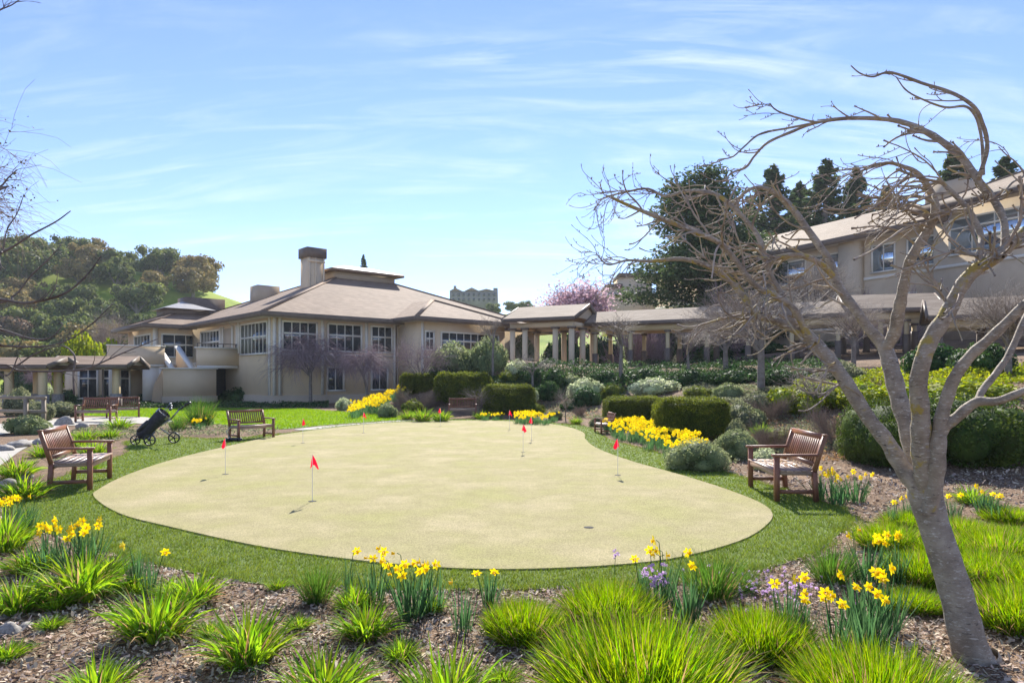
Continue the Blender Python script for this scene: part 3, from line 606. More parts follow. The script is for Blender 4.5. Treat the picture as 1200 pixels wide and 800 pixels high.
for sg in(-1,1): MB().bar(q_(np.array((.5,46.6))+d_*.3,sg*1.9,5.0),q_(np.array((5.,44.3))-d_*.3,sg*1.9,5.0),.22,.32).build('beam',M['stucco'],pv)
for t_ in(.3,L_-.35): MB().bar(q_(np.array((.5,46.6))+d_*t_,-1.8,5.0),q_(np.array((.5,46.6))+d_*t_,1.8,5.0),.2,.28).build('beam',M['stucco'],pv)
for t_,sg in((.45,-1),(1.35,-1),(3.5,-1),(4.6,-1),(.45,1),(2.5,1),(4.6,1),(4.75,-.2)):
    c=q_(np.array((.5,46.6))+d_*t_,sg*1.9,0); g=float(H(c[0],c[1])); o=MB().box((c[0],c[1],(g-.3+4.86)/2),(.34,.34,4.86-g+.3)).build('post',M['stucco'],pv); MB().box((c[0],c[1],4.78),(.55,.55,.12)).build('post_cap',M['brown'],o)
# left covered walkway
lw=thing('covered_walkway','low brown roofed walkway on ochre posts at the left edge of the garden','walkway')
gableroof(lw,(-38,36.5),(-23.7,36.3),2.72,2.72,1.5,.42,M['roof'])
gableroof(lw,(-25.3,38.2),(-21.3,38.9),2.85,2.85,1.7,.5,M['roof'],name='porch_roof')
for x,y in((-34,35.6),(-29.5,35.4),(-26.0,35.3),(-24.2,35.2),(-24.6,37.0),(-21.8,37.6),(-30,37.4),(-26,37.4)):
    o=MB().box((x,y,1.1),(.3,.3,2.3)).build('post',M['beam'],lw); MB().box((x,y,.35),(.42,.42,.8)).build('post_base',M['stone'],o)
MB().bar((-38,35.3,2.1),(-23.8,35.0,2.1),.15,.25).build('beam',M['beam'],lw)
# ------------------------------------------------------------------ vegetation generators
def mesh_of(mb,name,mats,smooth=False):
    o=mb.build(name,mats,smooth=smooth); me=o.data; bpy.data.objects.remove(o); return me
def single(name,me,label,cat,loc,rz=0,scale=1,group=None):
    o=bpy.data.objects.new(name,me); col.objects.link(o); o.location=loc; o.rotation_euler=(0,0,rz)
    o.scale=(scale,)*3 if not hasattr(scale,'__len__') else scale
    return tag(o,label,cat,group)
def multi(name,parts,label,cat,loc,rz=0,scale=1,group=None):
    t=thing(name,label,cat,loc,rz,group,scale)
    for pn,me in parts:
        c=bpy.data.objects.new(pn,me); col.objects.link(c); c.parent=t
    return t
def fit(name,parts,label,x0,x1,yt,px,py,cat='tree',Y=None,rz=0,group=None):
    l=g1(px,py) if Y is None else np.array(P3(px,py,Y))
    if Y is not None: l[2]=float(H(l[0],l[1]))
    V=[]
    for _,me in parts:
        c=np.zeros(len(me.vertices)*3); me.vertices.foreach_get('co',c); V.append(c.reshape(-1,3))
    V=np.concatenate(V); c,s_=math.cos(rz),math.sin(rz); X=V[:,0]*c-V[:,1]*s_; w_=np.percentile(X,99.3)-np.percentile(X,.7); hgt=np.percentile(V[:,2],99.8)
    sx=(x1-x0)/F*l[1]/w_; sz=(CAMH-(yt-HY)/F*l[1]-l[2])/hgt
    return multi(name,parts,label,cat,tuple(l),rz,(sx,sx,sz),group)
def unit(n):
    v=rng.normal(size=(n,3)); return v/np.linalg.norm(v,axis=1,keepdims=True)
def cards(mb,C,Nn,size,m=0,asp=.55):
    n=len(C); a=np.cross(Nn,unit(n)); a/=np.linalg.norm(a,axis=1,keepdims=True)+1e-9; b=np.cross(Nn,a)
    s=(size*rng.uniform(.55,1.35,n))[:,None]
    V=np.stack([C-a*s,C-b*s*asp+Nn*s*.15,C+a*s,C+b*s*asp+Nn*s*.15],1); mb.add(V,np.arange(n*4).reshape(n,4),m)
def sphere(mb,c,r,m=0,sg=10):
    prof=[(max(1e-3,math.sin(PI*i/sg)),-math.cos(PI*i/sg)) for i in range(sg+1)]
    k=len(mb.v); mb.lathe(prof,sides=12,m=m); v=mb.v[-1]; v[:]=v*np.array(r)*(1+.08*np.sin(v[:,:1]*7+v[:,1:2]*5))+np.array(c)
def foliage(mb,lobes,n,size,m=0,core=.78,shell=.14,zmin=0,coreM=None,rej=.62):
    lb=np.array(lobes,float); wt=(lb[:,3]*lb[:,5]); wt/=wt.sum(); i=rng.choice(len(lb),n,p=wt); d=unit(n)
    rr=1-np.abs(rng.normal(0,shell,n)); rr=rr+.07*np.sin(d[:,0]*9+i)*np.sin(d[:,1]*8+i*2)
    C=lb[i,:3]+d*lb[i,3:]*rr[:,None]; keep=C[:,2]>zmin
    for L_ in lb:
        q=((C-L_[:3])/L_[3:]); keep&=(q**2).sum(1)>rej
    C=C[keep];d=d[keep]; Nn=d*.55+unit(len(d))*.75; Nn/=np.linalg.norm(Nn,axis=1,keepdims=True); cards(mb,C,Nn,size,m)
    if core:
        for L_ in lb: sphere(mb,L_[:3],L_[3:]*core,m if coreM is None else coreM)  # added solid cores block light between the leaf cards
def bush_lobes(k=9,flat=.8,seed=0):
    r=np.random.default_rng(seed); o=[(0,0,.5,.62,.62,.5)]
    for i in range(k):
        a=i*2*PI/k+r.uniform(-.3,.3); q=r.uniform(.35,.62); z=r.uniform(.3,.68); s=r.uniform(.20,.44); o.append((math.cos(a)*q,math.sin(a)*q,z*flat,s,s,s*r.uniform(.8,1)))
    return o
def bush(seed,mt,n,size,k=9,core=.72,shell=.22):
    global rng; mb=MB(); foliage(mb,bush_lobes(k,seed=seed),n,size,0,core,shell,.02); return mesh_of(mb,'bush',M[mt])
def hedgebox(n,size,mt,asp=(1,1,1)):
    """unit clipped hedge: x,y in -.5..5, z 0..1; asp = real proportions so leaves stay even"""
    mb=MB(); A=np.array(asp,float); f=rng.choice(5,n,p=np.array([A[1]*A[2],A[1]*A[2],A[0]*A[2],A[0]*A[2],A[0]*A[1]])/(2*A[1]*A[2]+2*A[0]*A[2]+A[0]*A[1]))
    u=rng.uniform(-.5,.5,n);v=rng.uniform(-.5,.5,n);P=np.zeros((n,3));Nn=np.zeros((n,3))
    for k,(ax,s) in enumerate(((0,-1),(0,1),(1,-1),(1,1),(2,1))):
        q=f==k; o=[a for a in range(3) if a!=ax]; P[q,ax]=.5*s; P[q,o[0]]=u[q];P[q,o[1]]=v[q];Nn[q,ax]=s
    # round the corners
    r=np.abs(P)*2; ln=(r**7).sum(1)**(1/7); P=P/ln[:,None]
    W=P*A; bumps=.03*np.sin(W[:,0]*5+1)*np.sin(W[:,2]*6)+.025*np.sin(W[:,1]*7+W[:,0]*3); W+=Nn*(bumps*1.5+rng.normal(0,.034,n)-.015)[:,None]; W[:,2]+=A[2]/2
    lowcut=(W[:,2]>.10*A[2]+.08*np.sin(W[:,0]*4)*A[2]*.5); W=W[lowcut];Nn=Nn[lowcut]
    Nn=Nn*.6+unit(len(Nn))*.7;Nn/=np.linalg.norm(Nn,axis=1,keepdims=True); cards(mb,W,Nn,size)
    c=MB(); sphere(mb,(0,0,A[2]*.54),(A[0]*.47,A[1]*.46,A[2]*.40))  # solid inner block added to stop light passing through the hedge
    v=mb.v[-1]; q=(v-np.array((0,0,A[2]*.54)))/(A*np.array((.46,.44,.40))); ln=(np.abs(q)**6).sum(1)**(1/6); q2=np.clip(q/np.maximum(ln,.2)[:,None],-1,1)*.96; v[:]=q2*(A*np.array((.46,.44,.40)))+np.array((0,0,A[2]*.54))
    for i in range(7):
        x=rng.uniform(-.4,.4)*A[0];y=rng.uniform(-.3,.3)*A[1]; mb.tubes([(x,y,-.05),(x+.03,y,.1*A[2]),(x+rng.uniform(-.1,.1),y,.3*A[2])],[.025,.02,.015],5)
    return mesh_of(mb,'hedge',M[mt])
def spawn(P,Rr,n,L,rf=.6,k=6,t0=.15,t1=1,ang=(.4,1.1),bend=(0,0,0),noise=.2,hook=0,bias=(0,0,0),rmin=.001,tip=.3,rmax=9,rg=None,kink=0):
    g=rg or rng; P=np.asarray(P);Rr=np.asarray(Rr); kk=P.shape[1]; ln=np.linalg.norm(P[:,-1]-P[:,0],axis=1)+.01
    i=g.choice(len(P),n,p=ln/ln.sum()); t=g.uniform(t0,t1,n)*(kk-1.001); j=t.astype(int); f=(t-j)[:,None]
    A=P[i,j];B=P[i,j+1];pos=A+(B-A)*f; T=B-A; T/=np.linalg.norm(T,axis=1,keepdims=True)+1e-9
    r0=np.clip((Rr[i,j]*(1-f[:,0])+Rr[i,j+1]*f[:,0])*rf,rmin,rmax)
    d=g.normal(size=(n,3)); d-=T*np.sum(d*T,1,keepdims=True); d/=np.linalg.norm(d,axis=1,keepdims=True)+1e-9
    an=g.uniform(*ang,n)[:,None]; D=T*np.cos(an)+d*np.sin(an)+np.array(bias); D/=np.linalg.norm(D,axis=1,keepdims=True)
    Ls=g.uniform(L[0],L[1],n)[:,None]*(1-.45*(t/(kk-1))[:,None]); out_=[pos]; cv=g.normal(0,kink,(n,3)) if kink else 0
    for s in range(k-1):
        q=s/(k-1); D=D+np.array(bend)/(k-1)*1.0+g.normal(0,noise,(n,3))/math.sqrt(k)+cv/(k-1)+np.array((0,0,hook*q*q*2))/(k-1)
        D/=np.linalg.norm(D,axis=1,keepdims=True); pos=pos+D*Ls/(k-1); out_.append(pos)
    Pn=np.stack(out_,1); tt=np.linspace(0,1,k); Rn=r0[:,None]*(1-(1-tip)*tt)[None]
    return Pn,np.maximum(Rn,rmin*.6)
def crv(pts,k):
    pts=np.array(pts,float); n=len(pts); P=np.vstack([2*pts[0]-pts[1],pts,2*pts[-1]-pts[-2]]); u=np.linspace(0,n-1.0001,k); o=[]
    for x in u:
        i=int(x);t=x-i;a,b,c,d=P[i:i+4]; o.append(.5*((2*b)+(-a+c)*t+(2*a-5*b+4*c-d)*t*t+(-a+3*b-3*c+d)*t**3))
    return np.array(o)
def baretree(seed,h,spread,fork=.35,droop=0,n1=7,n2=40,n3=260,n4=0,r0=.05,tw='twig',up=.5,lean=(0,0),tr=.004,bark='bark'):
    g=np.random.default_rng(seed); T=crv([(0,0,-.1),(lean[0]*.3+g.normal(0,.02),g.normal(0,.02),h*fork*.5),(lean[0],lean[1],h*fork),(lean[0]*1.2,lean[1],h*fork*1.35)],8)
    RT=np.linspace(r0,r0*.65,8); mt=MB().tubes(T,RT,8)
    P1,R1=spawn(T[None],RT[None],n1,(spread*.7,spread*1.1),.62,8,.62,1,(.5,1.1),(0,0,up*.8-droop*1.2),.22,rg=g,bias=(0,0,up))
    mt.tubes(P1,R1,5)
    P2,R2=spawn(P1,R1,n2,(spread*.4,spread*.75),.6,7,.25,1,(.4,1.0),(0,0,up*.5-droop*1.8),.3,rg=g,rmin=tr*1.3)
    mw=MB().tubes(P2,R2,4)
    P3_,R3=spawn(P2,R2,n3,(spread*.2,spread*.5),.6,6,.2,1,(.4,1.1),(0,0,.2-droop*2.4),.3,rg=g,rmin=tr)
    mw.tubes(P3_,R3,3)
    if n4:
        P4,R4=spawn(P3_,R3,n4,(spread*.12,spread*.35)if not droop else (spread*.25,spread*.6),.7,5,.1,1,(.4,1.1),(0,0,-droop*3),.3,rg=g,rmin=tr*.8); mw.tubes(P4,R4,3)
    return [('trunk',mesh_of(mt,'trunk',M[bark],True)),('branches',mesh_of(mw,'branches',M[tw]))],P2
def twigbush(seed,n,mt='dorm',r=.006,spread=1.0,up=.9):
    g=np.random.default_rng(seed); a=g.uniform(0,2*PI,14); B=np.stack([np.cos(a)*.2,np.sin(a)*.2,a*0-.05],1); D=np.stack([np.cos(a)*.75,np.sin(a)*.75,g.uniform(.15,.75,14)],1)
    P0=np.stack([B+D*t for t in(0,.33,.66,1)],1); R0=np.full((14,4),r*1.8); mb=MB().tubes(P0,R0,4)
    P1,R1=spawn(P0,R0,n//5,(.4,.8),.7,5,.1,1,(.3,.9),(0,0,.5),.3,rg=g,rmin=r); mb.tubes(P1,R1,3)
    P2,R2=spawn(P1,R1,n,(.2,.45),.7,4,.1,1,(.3,1),(0,0,.4),.3,rg=g,rmin=r*.7); P2[...,2]=np.maximum(P2[...,2],.02); mb.tubes(P2,R2,3)
    return mesh_of(mb,'twig_shrub',M[mt])
def grassblades(mb,n,rad,h,wd,lean0=.15,lean1=.9,droop=.8,k=5,m=0,base=None,hv=.35,azs=.5,power=.5):
    rr=rad*rng.uniform(0,1,n)**power; a=rng.uniform(0,2*PI,n)
    B=np.stack([np.cos(a)*rr,np.sin(a)*rr,np.zeros(n)-.01],1)
    az=a+rng.normal(0,azs,n); th=lean0*rng.normal(0,1,n)*.5+lean1*(rr/rad)*rng.uniform(.5,1,n); dr=droop*rng.uniform(.3,1.2,n)
    L_=h*rng.uniform(1-hv,1+hv*.6,n)/(k); u=np.stack([np.cos(az),np.sin(az),0*az],1); s=np.stack([-np.sin(az),np.cos(az),0*az],1)
    pos=B; rows=[]; w0=wd*rng.uniform(.7,1.3,n)
    tw=rng.normal(0,.5,n)
    for i in range(k+1):
        t=i/k; w_=w0*(1-.25*t if t<.5 else (1-t)*1.75)*(.55+.45*min(1,t*4)); w_=np.maximum(w_,.0004)
        c=np.cos(th+tw*0);ss=s*np.cos(tw)[:,None]+(u*np.cos(th)[:,None]-np.array((0,0,1))*np.sin(th)[:,None])*np.sin(tw)[:,None]
        rows.append(np.stack([pos-ss*w_[:,None]/2,pos+ss*w_[:,None]/2],1))
        pos=pos+(u*np.sin(th)[:,None]+np.array((0,0,1))*np.cos(th)[:,None])*L_[:,None]; th=th+dr/k
    V=np.stack(rows,1); V[...,2]=np.maximum(V[...,2],-.01); idx=np.arange(n*(k+1)*2).reshape(n,k+1,2)
    f=np.stack([idx[:,:-1,0],idx[:,:-1,1],idx[:,1:,1],idx[:,1:,0]],-1).reshape(-1,4); mb.add(V,f,m); return mb
# ------------------------------------------------------------------ hill oaks and far trees
def oakmesh(seed,mt,n=6500,sz=.30):
    r=np.random.default_rng(seed); lobes=[(0,0,5,3.6,3.6,2.6)]
    for i in range(20):
        a=r.uniform(0,2*PI); q=r.uniform(1.5,4.4); s=r.uniform(.9,2.1); lobes.append((math.cos(a)*q,math.sin(a)*q,r.uniform(2.6,6.8),s,s,s*.8))
    mb=MB(); foliage(mb,lobes,n,sz,0,.6,.38,.8); crown=mesh_of(mb,'crown',M[mt])
    tk=MB().tubes([(0,0,-1),(.2,0,1.5),(0,.3,4)],[.5,.4,.25],6); 
    for i in range(4): a=r.uniform(0,2*PI); tk.tubes([(.1,0,1.2),(math.cos(a)*1.2,math.sin(a)*1.2,2.6),(math.cos(a)*2.6,math.sin(a)*2.6,4.4)],[.25,.18,.1],5)
    return [('trunk',mesh_of(tk,'trunk',M['bark'])),('crown',crown)]
OAK={'oak':[oakmesh(s,'oak') for s in(1,2,3)],'oakb':[oakmesh(s,'oakb') for s in(4,5)],'oakp':[oakmesh(6,'oakp')]}
LAB={'oak':'dark green evergreen oak crowding the far hillside on the left','oakb':'ochre brown budding oak crowding the far hillside on the left','oakp':'russet grey oak crowding the far hillside on the left'}
g=np.random.default_rng(11)
for Yr in np.arange(92,186,8.2):
    for Xr in np.arange(-175,-50,8.4):
        x=Xr+g.normal(0,1.8);y=Yr+g.normal(0,1.8); z=float(H(x,y)); px=600+F*x/y; py=HY-(z-CAMH)*F/y
        if px<-30 or z<1.6: continue
        if px>247 or (px>200 and 336<py<400 and y<148): continue
        if 128<px<150 and 300<py<322: continue
        if 60<px<76 and 325<py<345: continue
        if py<292 and 88<px<104: continue
        kx=math.sin(px*.045+py*.05)+g.normal(0,.45); kd='oak' if (px>140 and py<318) or kx<.4 else ('oakb' if kx<1.2 else 'oakp')
        s=g.uniform(.72,1.12)*(1.0 if py<340 else .85)
        multi('oak_tree',OAK[kd][g.integers(len(OAK[kd]))],LAB[kd],'tree',(x,y,z-.3),g.uniform(0,6.28),s,'oaks on the far left hill')
for i,(px,py,s,kd,lab) in enumerate(((262,349,.28,'oak','small lone bush on the bright grassy slope right of the oaks'),(235,352,.5,'oakp','grey brown small tree at the right foot of the wooded hill'),(36,388,.6,'oak','low green tree below the wooded hill at the left'),(88,392,.7,'oak','round green tree behind the lime bush below the hill'),(10,392,.7,'oakb','brownish tree at the left edge below the hill'))):
    Y_=140 if i<2 else 70; p=P3(px,py,Y_); z=float(H(p[0],p[1])); multi('tree',OAK[kd][0],lab,'tree',(p[0],p[1],z),i,s)
for i,(px,py,s,lab) in enumerate(((600,362,.5,'dark round tree on the far ridge beside the mansion'),(616,364,.6,'second round tree on the far ridge left of the pink blossom'),(578,362,.45,'tree below the hilltop mansion behind the clubhouse roof'))):
    multi('oak_tree',OAK['oak'][i],lab,'tree',tuple(P3(px,py+8,190)),i*2,s)
def conifer(seed,h,r,n=14000,sz=.17,open_=1):
    g=np.random.default_rng(seed); tk=MB().tubes([(0,0,-1),(0,0,h*.5),(0,0,h)],[h*.018,h*.012,h*.002],6); mb=MB()
    nb=int(210); C=[];Nn=[]; bt=[]
    for i in range(nb):
        t=g.uniform(.12,1)**.8; z=h*t; L_=r*(1-t)**.85*g.uniform(.5,1.25)+.2; a=g.uniform(0,2*PI); m_=int(n/nb*(.35+L_/r)); q=g.uniform(.1,1,m_)**.7
        dz=-.12*L_*q+.22*L_*q*q*g.uniform(-.5,1.5); sd_=g.normal(0,.13*L_+.06,m_)*(1.1-q*.6)
        C.append(np.stack([np.cos(a)*q*L_-np.sin(a)*sd_,np.sin(a)*q*L_+np.cos(a)*sd_,z+dz+g.normal(0,.12,m_)],1)); bt.append([(0,0,z),(math.cos(a)*L_*.5,math.sin(a)*L_*.5,z-.05*L_),(math.cos(a)*L_*.9,math.sin(a)*L_*.9,z+.02*L_)])
    C=np.concatenate(C); Nv=unit(len(C))*.8+np.array((0,0,.6)); Nv/=np.linalg.norm(Nv,axis=1,keepdims=True); cards(mb,C,Nv,sz,0,.5)
    tk.tubes(np.array(bt),np.full((nb,3),.05)*np.array((1.4,1,.5)),3)
    return [('trunk',mesh_of(tk,'trunk',M['bark'])),('crown',mesh_of(mb,'crown',M['conif']))]
CON=[conifer(s,18,4.0) for s in(1,2,3)]
for i,(px,ytop,Y_,s,lab) in enumerate(((905,196,78,1.0,'dark narrow conifer left of the pair behind the residence roof'),(967,190,75,1.0,'tall pointed conifer in the middle of the row behind the residence roof'),(1003,198,77,.9,'conifer overlapping the right side of the tallest pointed one'),(1120,176,64,.85,'dark conifer behind the roof and the arching cherry branches'),(1180,186,60,.8,'rightmost dark conifer rising above the residence roof'),(426,299,120,.62,'small lone conifer poking above the clubhouse roof'),(936,214,84,.9,'shorter conifer between the left dark one and the tall pointed one'),(1038,222,80,.85,'shorter conifer at the right end of the row behind the residence roof'),(878,232,86,.8,'short dark conifer beside the broad evergreen'))):
    p=P3(px,ytop,Y_); h_=18*s; 
    if i!=5:
        g0=float(H(p[0],p[1])); h_=p[2]-g0; s3=(s*2.0 if i!=2 else s*1.7,)*2+(h_/18,)
    else: g0=p[2]-h_; s3=(s,s,s)
    multi('conifer',CON[i%3],lab,'tree',(p[0],p[1],g0),i*1.3,s3)
# broad dark cypress
r=np.random.default_rng(5); lob=[]
for i in range(85):
    t=r.uniform(0,1); z=2+16.5*t; w_=(4.6*(1-t)**.55+.7); a=r.uniform(0,2*PI); q=w_*r.uniform(.1,.85); s=r.uniform(1.2,2.1)*(1.15-.4*t); lob.append((math.cos(a)*q,math.sin(a)*q,z,s*1.25,s*1.25,s*.75))
mb=MB(); foliage(mb,lob,60000,.14,0,0,.38,.5,None,.0); tk=MB().tubes([(0,0,-1),(0,0,9),(0,0,17.5)],[.55,.35,.06],7)
for i in range(40):
    L_=lob[i]; tk.tubes([(0,0,max(1,L_[2]-1)),(L_[0]*.5,L_[1]*.5,L_[2]-.3),(L_[0],L_[1],L_[2])],[.12,.09,.05],4)
p=P3(832,196,58); g0=float(H(p[0],p[1])); multi('cypress_tree',[('trunk',mesh_of(tk,'trunk',M['bark'])),('crown',mesh_of(mb,'crown',M['conif']))],'broad dark evergreen with layered limbs behind the covered walkway','tree',(p[0]-.5,p[1],g0),0,(1.45,1.3,(p[2]-g0)/19.2))
# pink blossom tree
parts,P2=baretree(21,6,2.9,.28,0,8,70,900,0,.16,'mauve',.5,tr=.015)
def blossoms(P2,n,size,mt,sp=.35):
    i=rng.integers(len(P2),size=n); j=rng.integers(2,P2.shape[1],size=n); C=P2[i,j]+rng.normal(0,sp,(n,3)); mb=MB(); cards(mb,C,unit(n),size,0,.8); return mesh_of(mb,'blossom',M[mt])
fit('blossom_tree',parts+[('blossom',blossoms(P2,6500,.075,'pink',.38))],'pink blossoming plum tree behind the garden pavilion',634,716,328,674,392,Y=58)
# ------------------------------------------------------------------ bare garden trees
def puttree(label,parts,px,py,s,rz=0,group=None,cat='tree',name='bare_tree'): 
    l=g1(px,py); multi(name,parts,label,cat,tuple(l),rz,s,group); return l
W1,_=baretree(31,3.9,2.9,.5,.42,10,80,520,1500,.10,'mauve',.75,tr=.0085)
l=flat(364,474); fit('weeping_tree',W1,'large weeping mauve twigged tree with crooked trunk in front of the clubhouse windows',316,408,386,364,474)
W2,_=baretree(32,3.2,2.0,.5,.5,9,70,420,1200,.07,'mauve',.7,tr=.008,lean=(-.4,0))
fit('weeping_tree',W2,'smaller weeping mauve tree at the clubhouse corner beside the yellow slope',396,462,402,432,474,rz=1.2)
W3,_=baretree(33,2.6,2.5,.3,.05,10,70,380,600,.06,'mauve',.25,tr=.007)
def ft(label,parts,x0,x1,yt,px,py,rz=0,Y=None,name='bare_tree'): return fit(name,parts,label,x0,x1,yt,px,py,Y=Y,rz=rz)
ft('spreading bare grey tree right of the weeping trees before the projecting bay',W3,450,530,392,492,458)
B1,_=baretree(41,3.6,1.5,.45,0,6,34,160,200,.06,'twig',.8,tr=.005)
ft('slim bare tree with upright twigs left of the garden pavilion',B1,562,600,366,578,442)
B2,_=baretree(42,1.3,1.2,.45,0,7,26,110,100,.045,'twig',.2,tr=.005)
ft('small pale bare tree with wide zigzag branches above the hillside hedges',B2,596,650,408,624,460)
ft('thin young tree with pale straight trunk on the ivy bank below the walkway',B1,700,762,366,728,448,1)
ft('slender bare tree right of the pale trunked one on the ivy bank',B1,784,836,382,806,446,2.4)
B3,_=baretree(43,3.6,2.7,.42,0,12,110,620,1100,.11,'twig',.32,tr=.0042)
ft('grey trunked bare tree with a dense twig crown on the hillside left of the cherry',B3,800,968,318,892,459,.3)
ft('dense bare tree at the far right behind the lime green shrub mass',B3,1120,1250,330,1182,442,2)
B4,_=baretree(44,1.2,1.0,.25,0,8,40,200,200,.03,'twig',.45,tr=.003)
ft('low multi stemmed bare sapling above the clipped hedge on the right',B4,925,995,428,960,484,1)
ft('thin brown sapling on the bare mulch between the hedges',B4,650,676,452,663,492,2)
ft('bare sapling rising in front of the long hillside hedge',B4,540,584,452,562,486,3)
ft('bare twiggy tree behind the walkway posts in the middle of the hillside',B3,730,820,376,778,424,4)
ft('bare twiggy tree under the open gable of the walkway',B3,955,1050,350,1000,430,5)
ft('wide bare tree on the bank between the slender tree and the grey trunk',B3,800,905,360,850,436,5.5)
ft('bare weeping tree in the left garden near the railing',W2,38,92,428,62,468,2)
ft('grey bare tree below the wooded hill behind the lime bush',B3,104,158,358,132,440,1,Y=60)
ft('bare twiggy tree against the residence wall left of the cherry limb',B3,905,1000,300,950,420,3,Y=46)
for i,(px,py,wd,lab) in enumerate(((745,392,52,'mauve twiggy shrub row behind the middle of the walkway roof'),(788,392,50,'mauve twiggy shrub right of its neighbour behind the walkway roof'),(520+340,388,55,'tall mauve twiggy shrub before the residence wall'),(1035,352,60,'mauve twiggy shrub against the residence wall above the open gable'),(1165,360,70,'grey twiggy shrub against the residence wall at the far right'))):
    if i==0: TB=twigbush(51,1800,'mauve',.006)
    p=P3(px,py,50 if i<3 else 44); z=float(H(p[0],p[1])); s=wd/2/F*p[1]*1.3; top=(352,350,318,318,318)[i]; zt=P3(px,top,p[1])[2]; single('twiggy_shrub',TB,lab,'shrub',(p[0],p[1],z),i,(s,s,(zt-z)/1.25))
# ------------------------------------------------------------------ shrubs & hedges
def px_hedge(label,x0,x1,yt,yb,depth,me,A,name='clipped_hedge',rz=0,drop=0):
    l=g1((x0+x1)/2,yb); Y_=l[1]+depth/2; w_=(x1-x0)/F*(l[1]+depth*.2); h_=CAMH-(yt-HY)/F*(l[1]+depth*.3)-l[2]
    o=single(name,me,label,'hedge',((x0+x1)/2/F*l[1]-600/F*l[1],Y_,l[2]-.03),rz,(w_/A[0],depth/A[1],h_/A[2])); return o
A1=(2.0,1.2,1.1); HB=hedgebox(34000,.021,'hedge',A1); A2=(3,1.2,.9); HB2=hedgebox(22000,.03,'hedge',A2)
px_hedge('nearest clipped box hedge behind the daffodil bank',777,858,467,519,1.3,HB,A1)
px_hedge('clipped box hedge left of and behind the nearest one',713,782,465,500,1.4,HB,A1,rz=PI)
px_hedge('lowest clipped hedge at the right end of the hillside group above the tiny bench',567,626,451,486,1.7,HB,A1)
px_hedge('long clipped hedge in the middle of the hillside group',508,574,438,474,1.7,HB2,A2)
px_hedge('small clipped hedge at the left end of the hillside group beside the yellow slope',467,510,438,462,1.6,HB2,A2)
BU={k:[bush(s+i*10,k,nn,sz,kk) for i in range(2)] for s,(k,nn,sz,kk) in enumerate((('hedge',9000,.04,16),('silver',11000,.04,18),('pale',10000,.04,18),('ivy',10000,.05,18),('juni',11000,.04,18),('grey',9000,.045,16),('ybush',9000,.05,16),('lily',5000,.07,10)),60)}
BN=bush(99,'juni',60000,.02,30); BNs=bush(98,'silver',26000,.026,22)
def px_bush(label,x0,x1,yt,yb,k,depth=None,name='shrub',me=None,j=0,Y=None,group=None):
    if Y is None: l=g1((x0+x1)/2,yb)
    else:
        l=np.array(P3((x0+x1)/2,yb,Y)); l[2]=H(l[0],l[1])
    w_=(x1-x0)/2/F*l[1]; d=depth/2 if depth else w_*.9; h_=CAMH-(yt-HY)/F*(l[1]+d*.3)-l[2]; s=.98
    return single(name,me or BU[k][j%2],label,'shrub',(l[0],l[1]+d*.8,l[2]-.05),rng.uniform(0,6.28) if abs(w_-d)<.3*w_ else (0 if j%2 else PI),(w_/s,d/s,h_/1.0),group)
px_bush('long low dark shrub against the clubhouse wall left of the corner',248,304,452,472,'ivy',2.0,name='low_shrub')
px_bush('round dark shrub right of the long one against the clubhouse wall',309,335,456,472.5,'ivy',j=1)
px_bush('small dark shrub left of the weeping tree trunk',346,359,457,472.5,'ivy')
px_bush('small dark shrub right of the weeping tree trunk',360,374,455,472.5,'ivy',j=1)
px_bush('pale green rounded shrub at the right end of the lawn before the clubhouse',388,413,464,481,'pale')
px_bush('dark shrub at the porch end by the front retaining wall',150,176,460,473,'ivy',j=1)
px_bush('big silvery green shrub on the hillside before the projecting bay',497,560,396,446,'silver',3.5)
px_bush('second big silvery green shrub touching the slim bare tree',545,600,390,440,'silver',3.5,j=1)
px_bush('dark green shrub under the silvery ones on the hillside',492,545,425,452,'ivy',3)
px_bush('pale topped shrub right of the silvery shrubs',588,626,418,446,'pale',2.5)
px_bush('white flecked shrub above the bare slope left of the pale young tree',662,715,440,472,'pale',2.0)
px_bush('dark green shrub beneath the white flecked one',668,708,452,478,'ivy',1.5,j=1)
px_bush('long white flecked shrub above the two clipped hedges',735,806,440,464,'pale',2.2,j=1)
px_bush('bushy green and brown shrub right of the nearest clipped hedge',850,905,468,505,'grey',1.7)
px_bush('grey green rounded shrub on the slope behind the right bench',872,922,457,488,'grey',1.5,j=1)
px_bush('low spreading silvery green shrub at the end of the daffodil bank',786,872,512,555,'silver',1.4,me=BNs,name='low_shrub')
px_bush('low silvery shrub behind the left end of the right bench',846,902,500,541,'silver',1.2,me=BNs,j=1,name='low_shrub')
px_bush('lime green shrub in front of the right hand juniper, left part',925,1010,446,486,'ybush',3)
px_bush('lime green shrub mass behind the cherry trunk, right part',990,1080,444,482,'ybush',3,j=1)
px_bush('lime topped shrub at the right edge above the dark juniper',1090,1230,440,480,'ybush',4)
px_bush('big dark juniper shrub behind the cherry fork',1030,1125,462,552,'juni',2.6,me=BN,name='juniper')
px_bush('big dark juniper shrub at the right edge of the view',1100,1260,455,553,'juni',3.2,me=BN,j=1,name='juniper')
px_bush('grey green shrub below the walkway left of the cherry limb',968,1030,420,446,'grey',2.2)
px_bush('round lime yellow bush behind the low left walkway roof',44,108,386,440,'ybush',4,Y=44)
px_bush('pale lime shrub right of the round lime yellow bush',98,132,394,437,'ybush',4,j=1,Y=50)
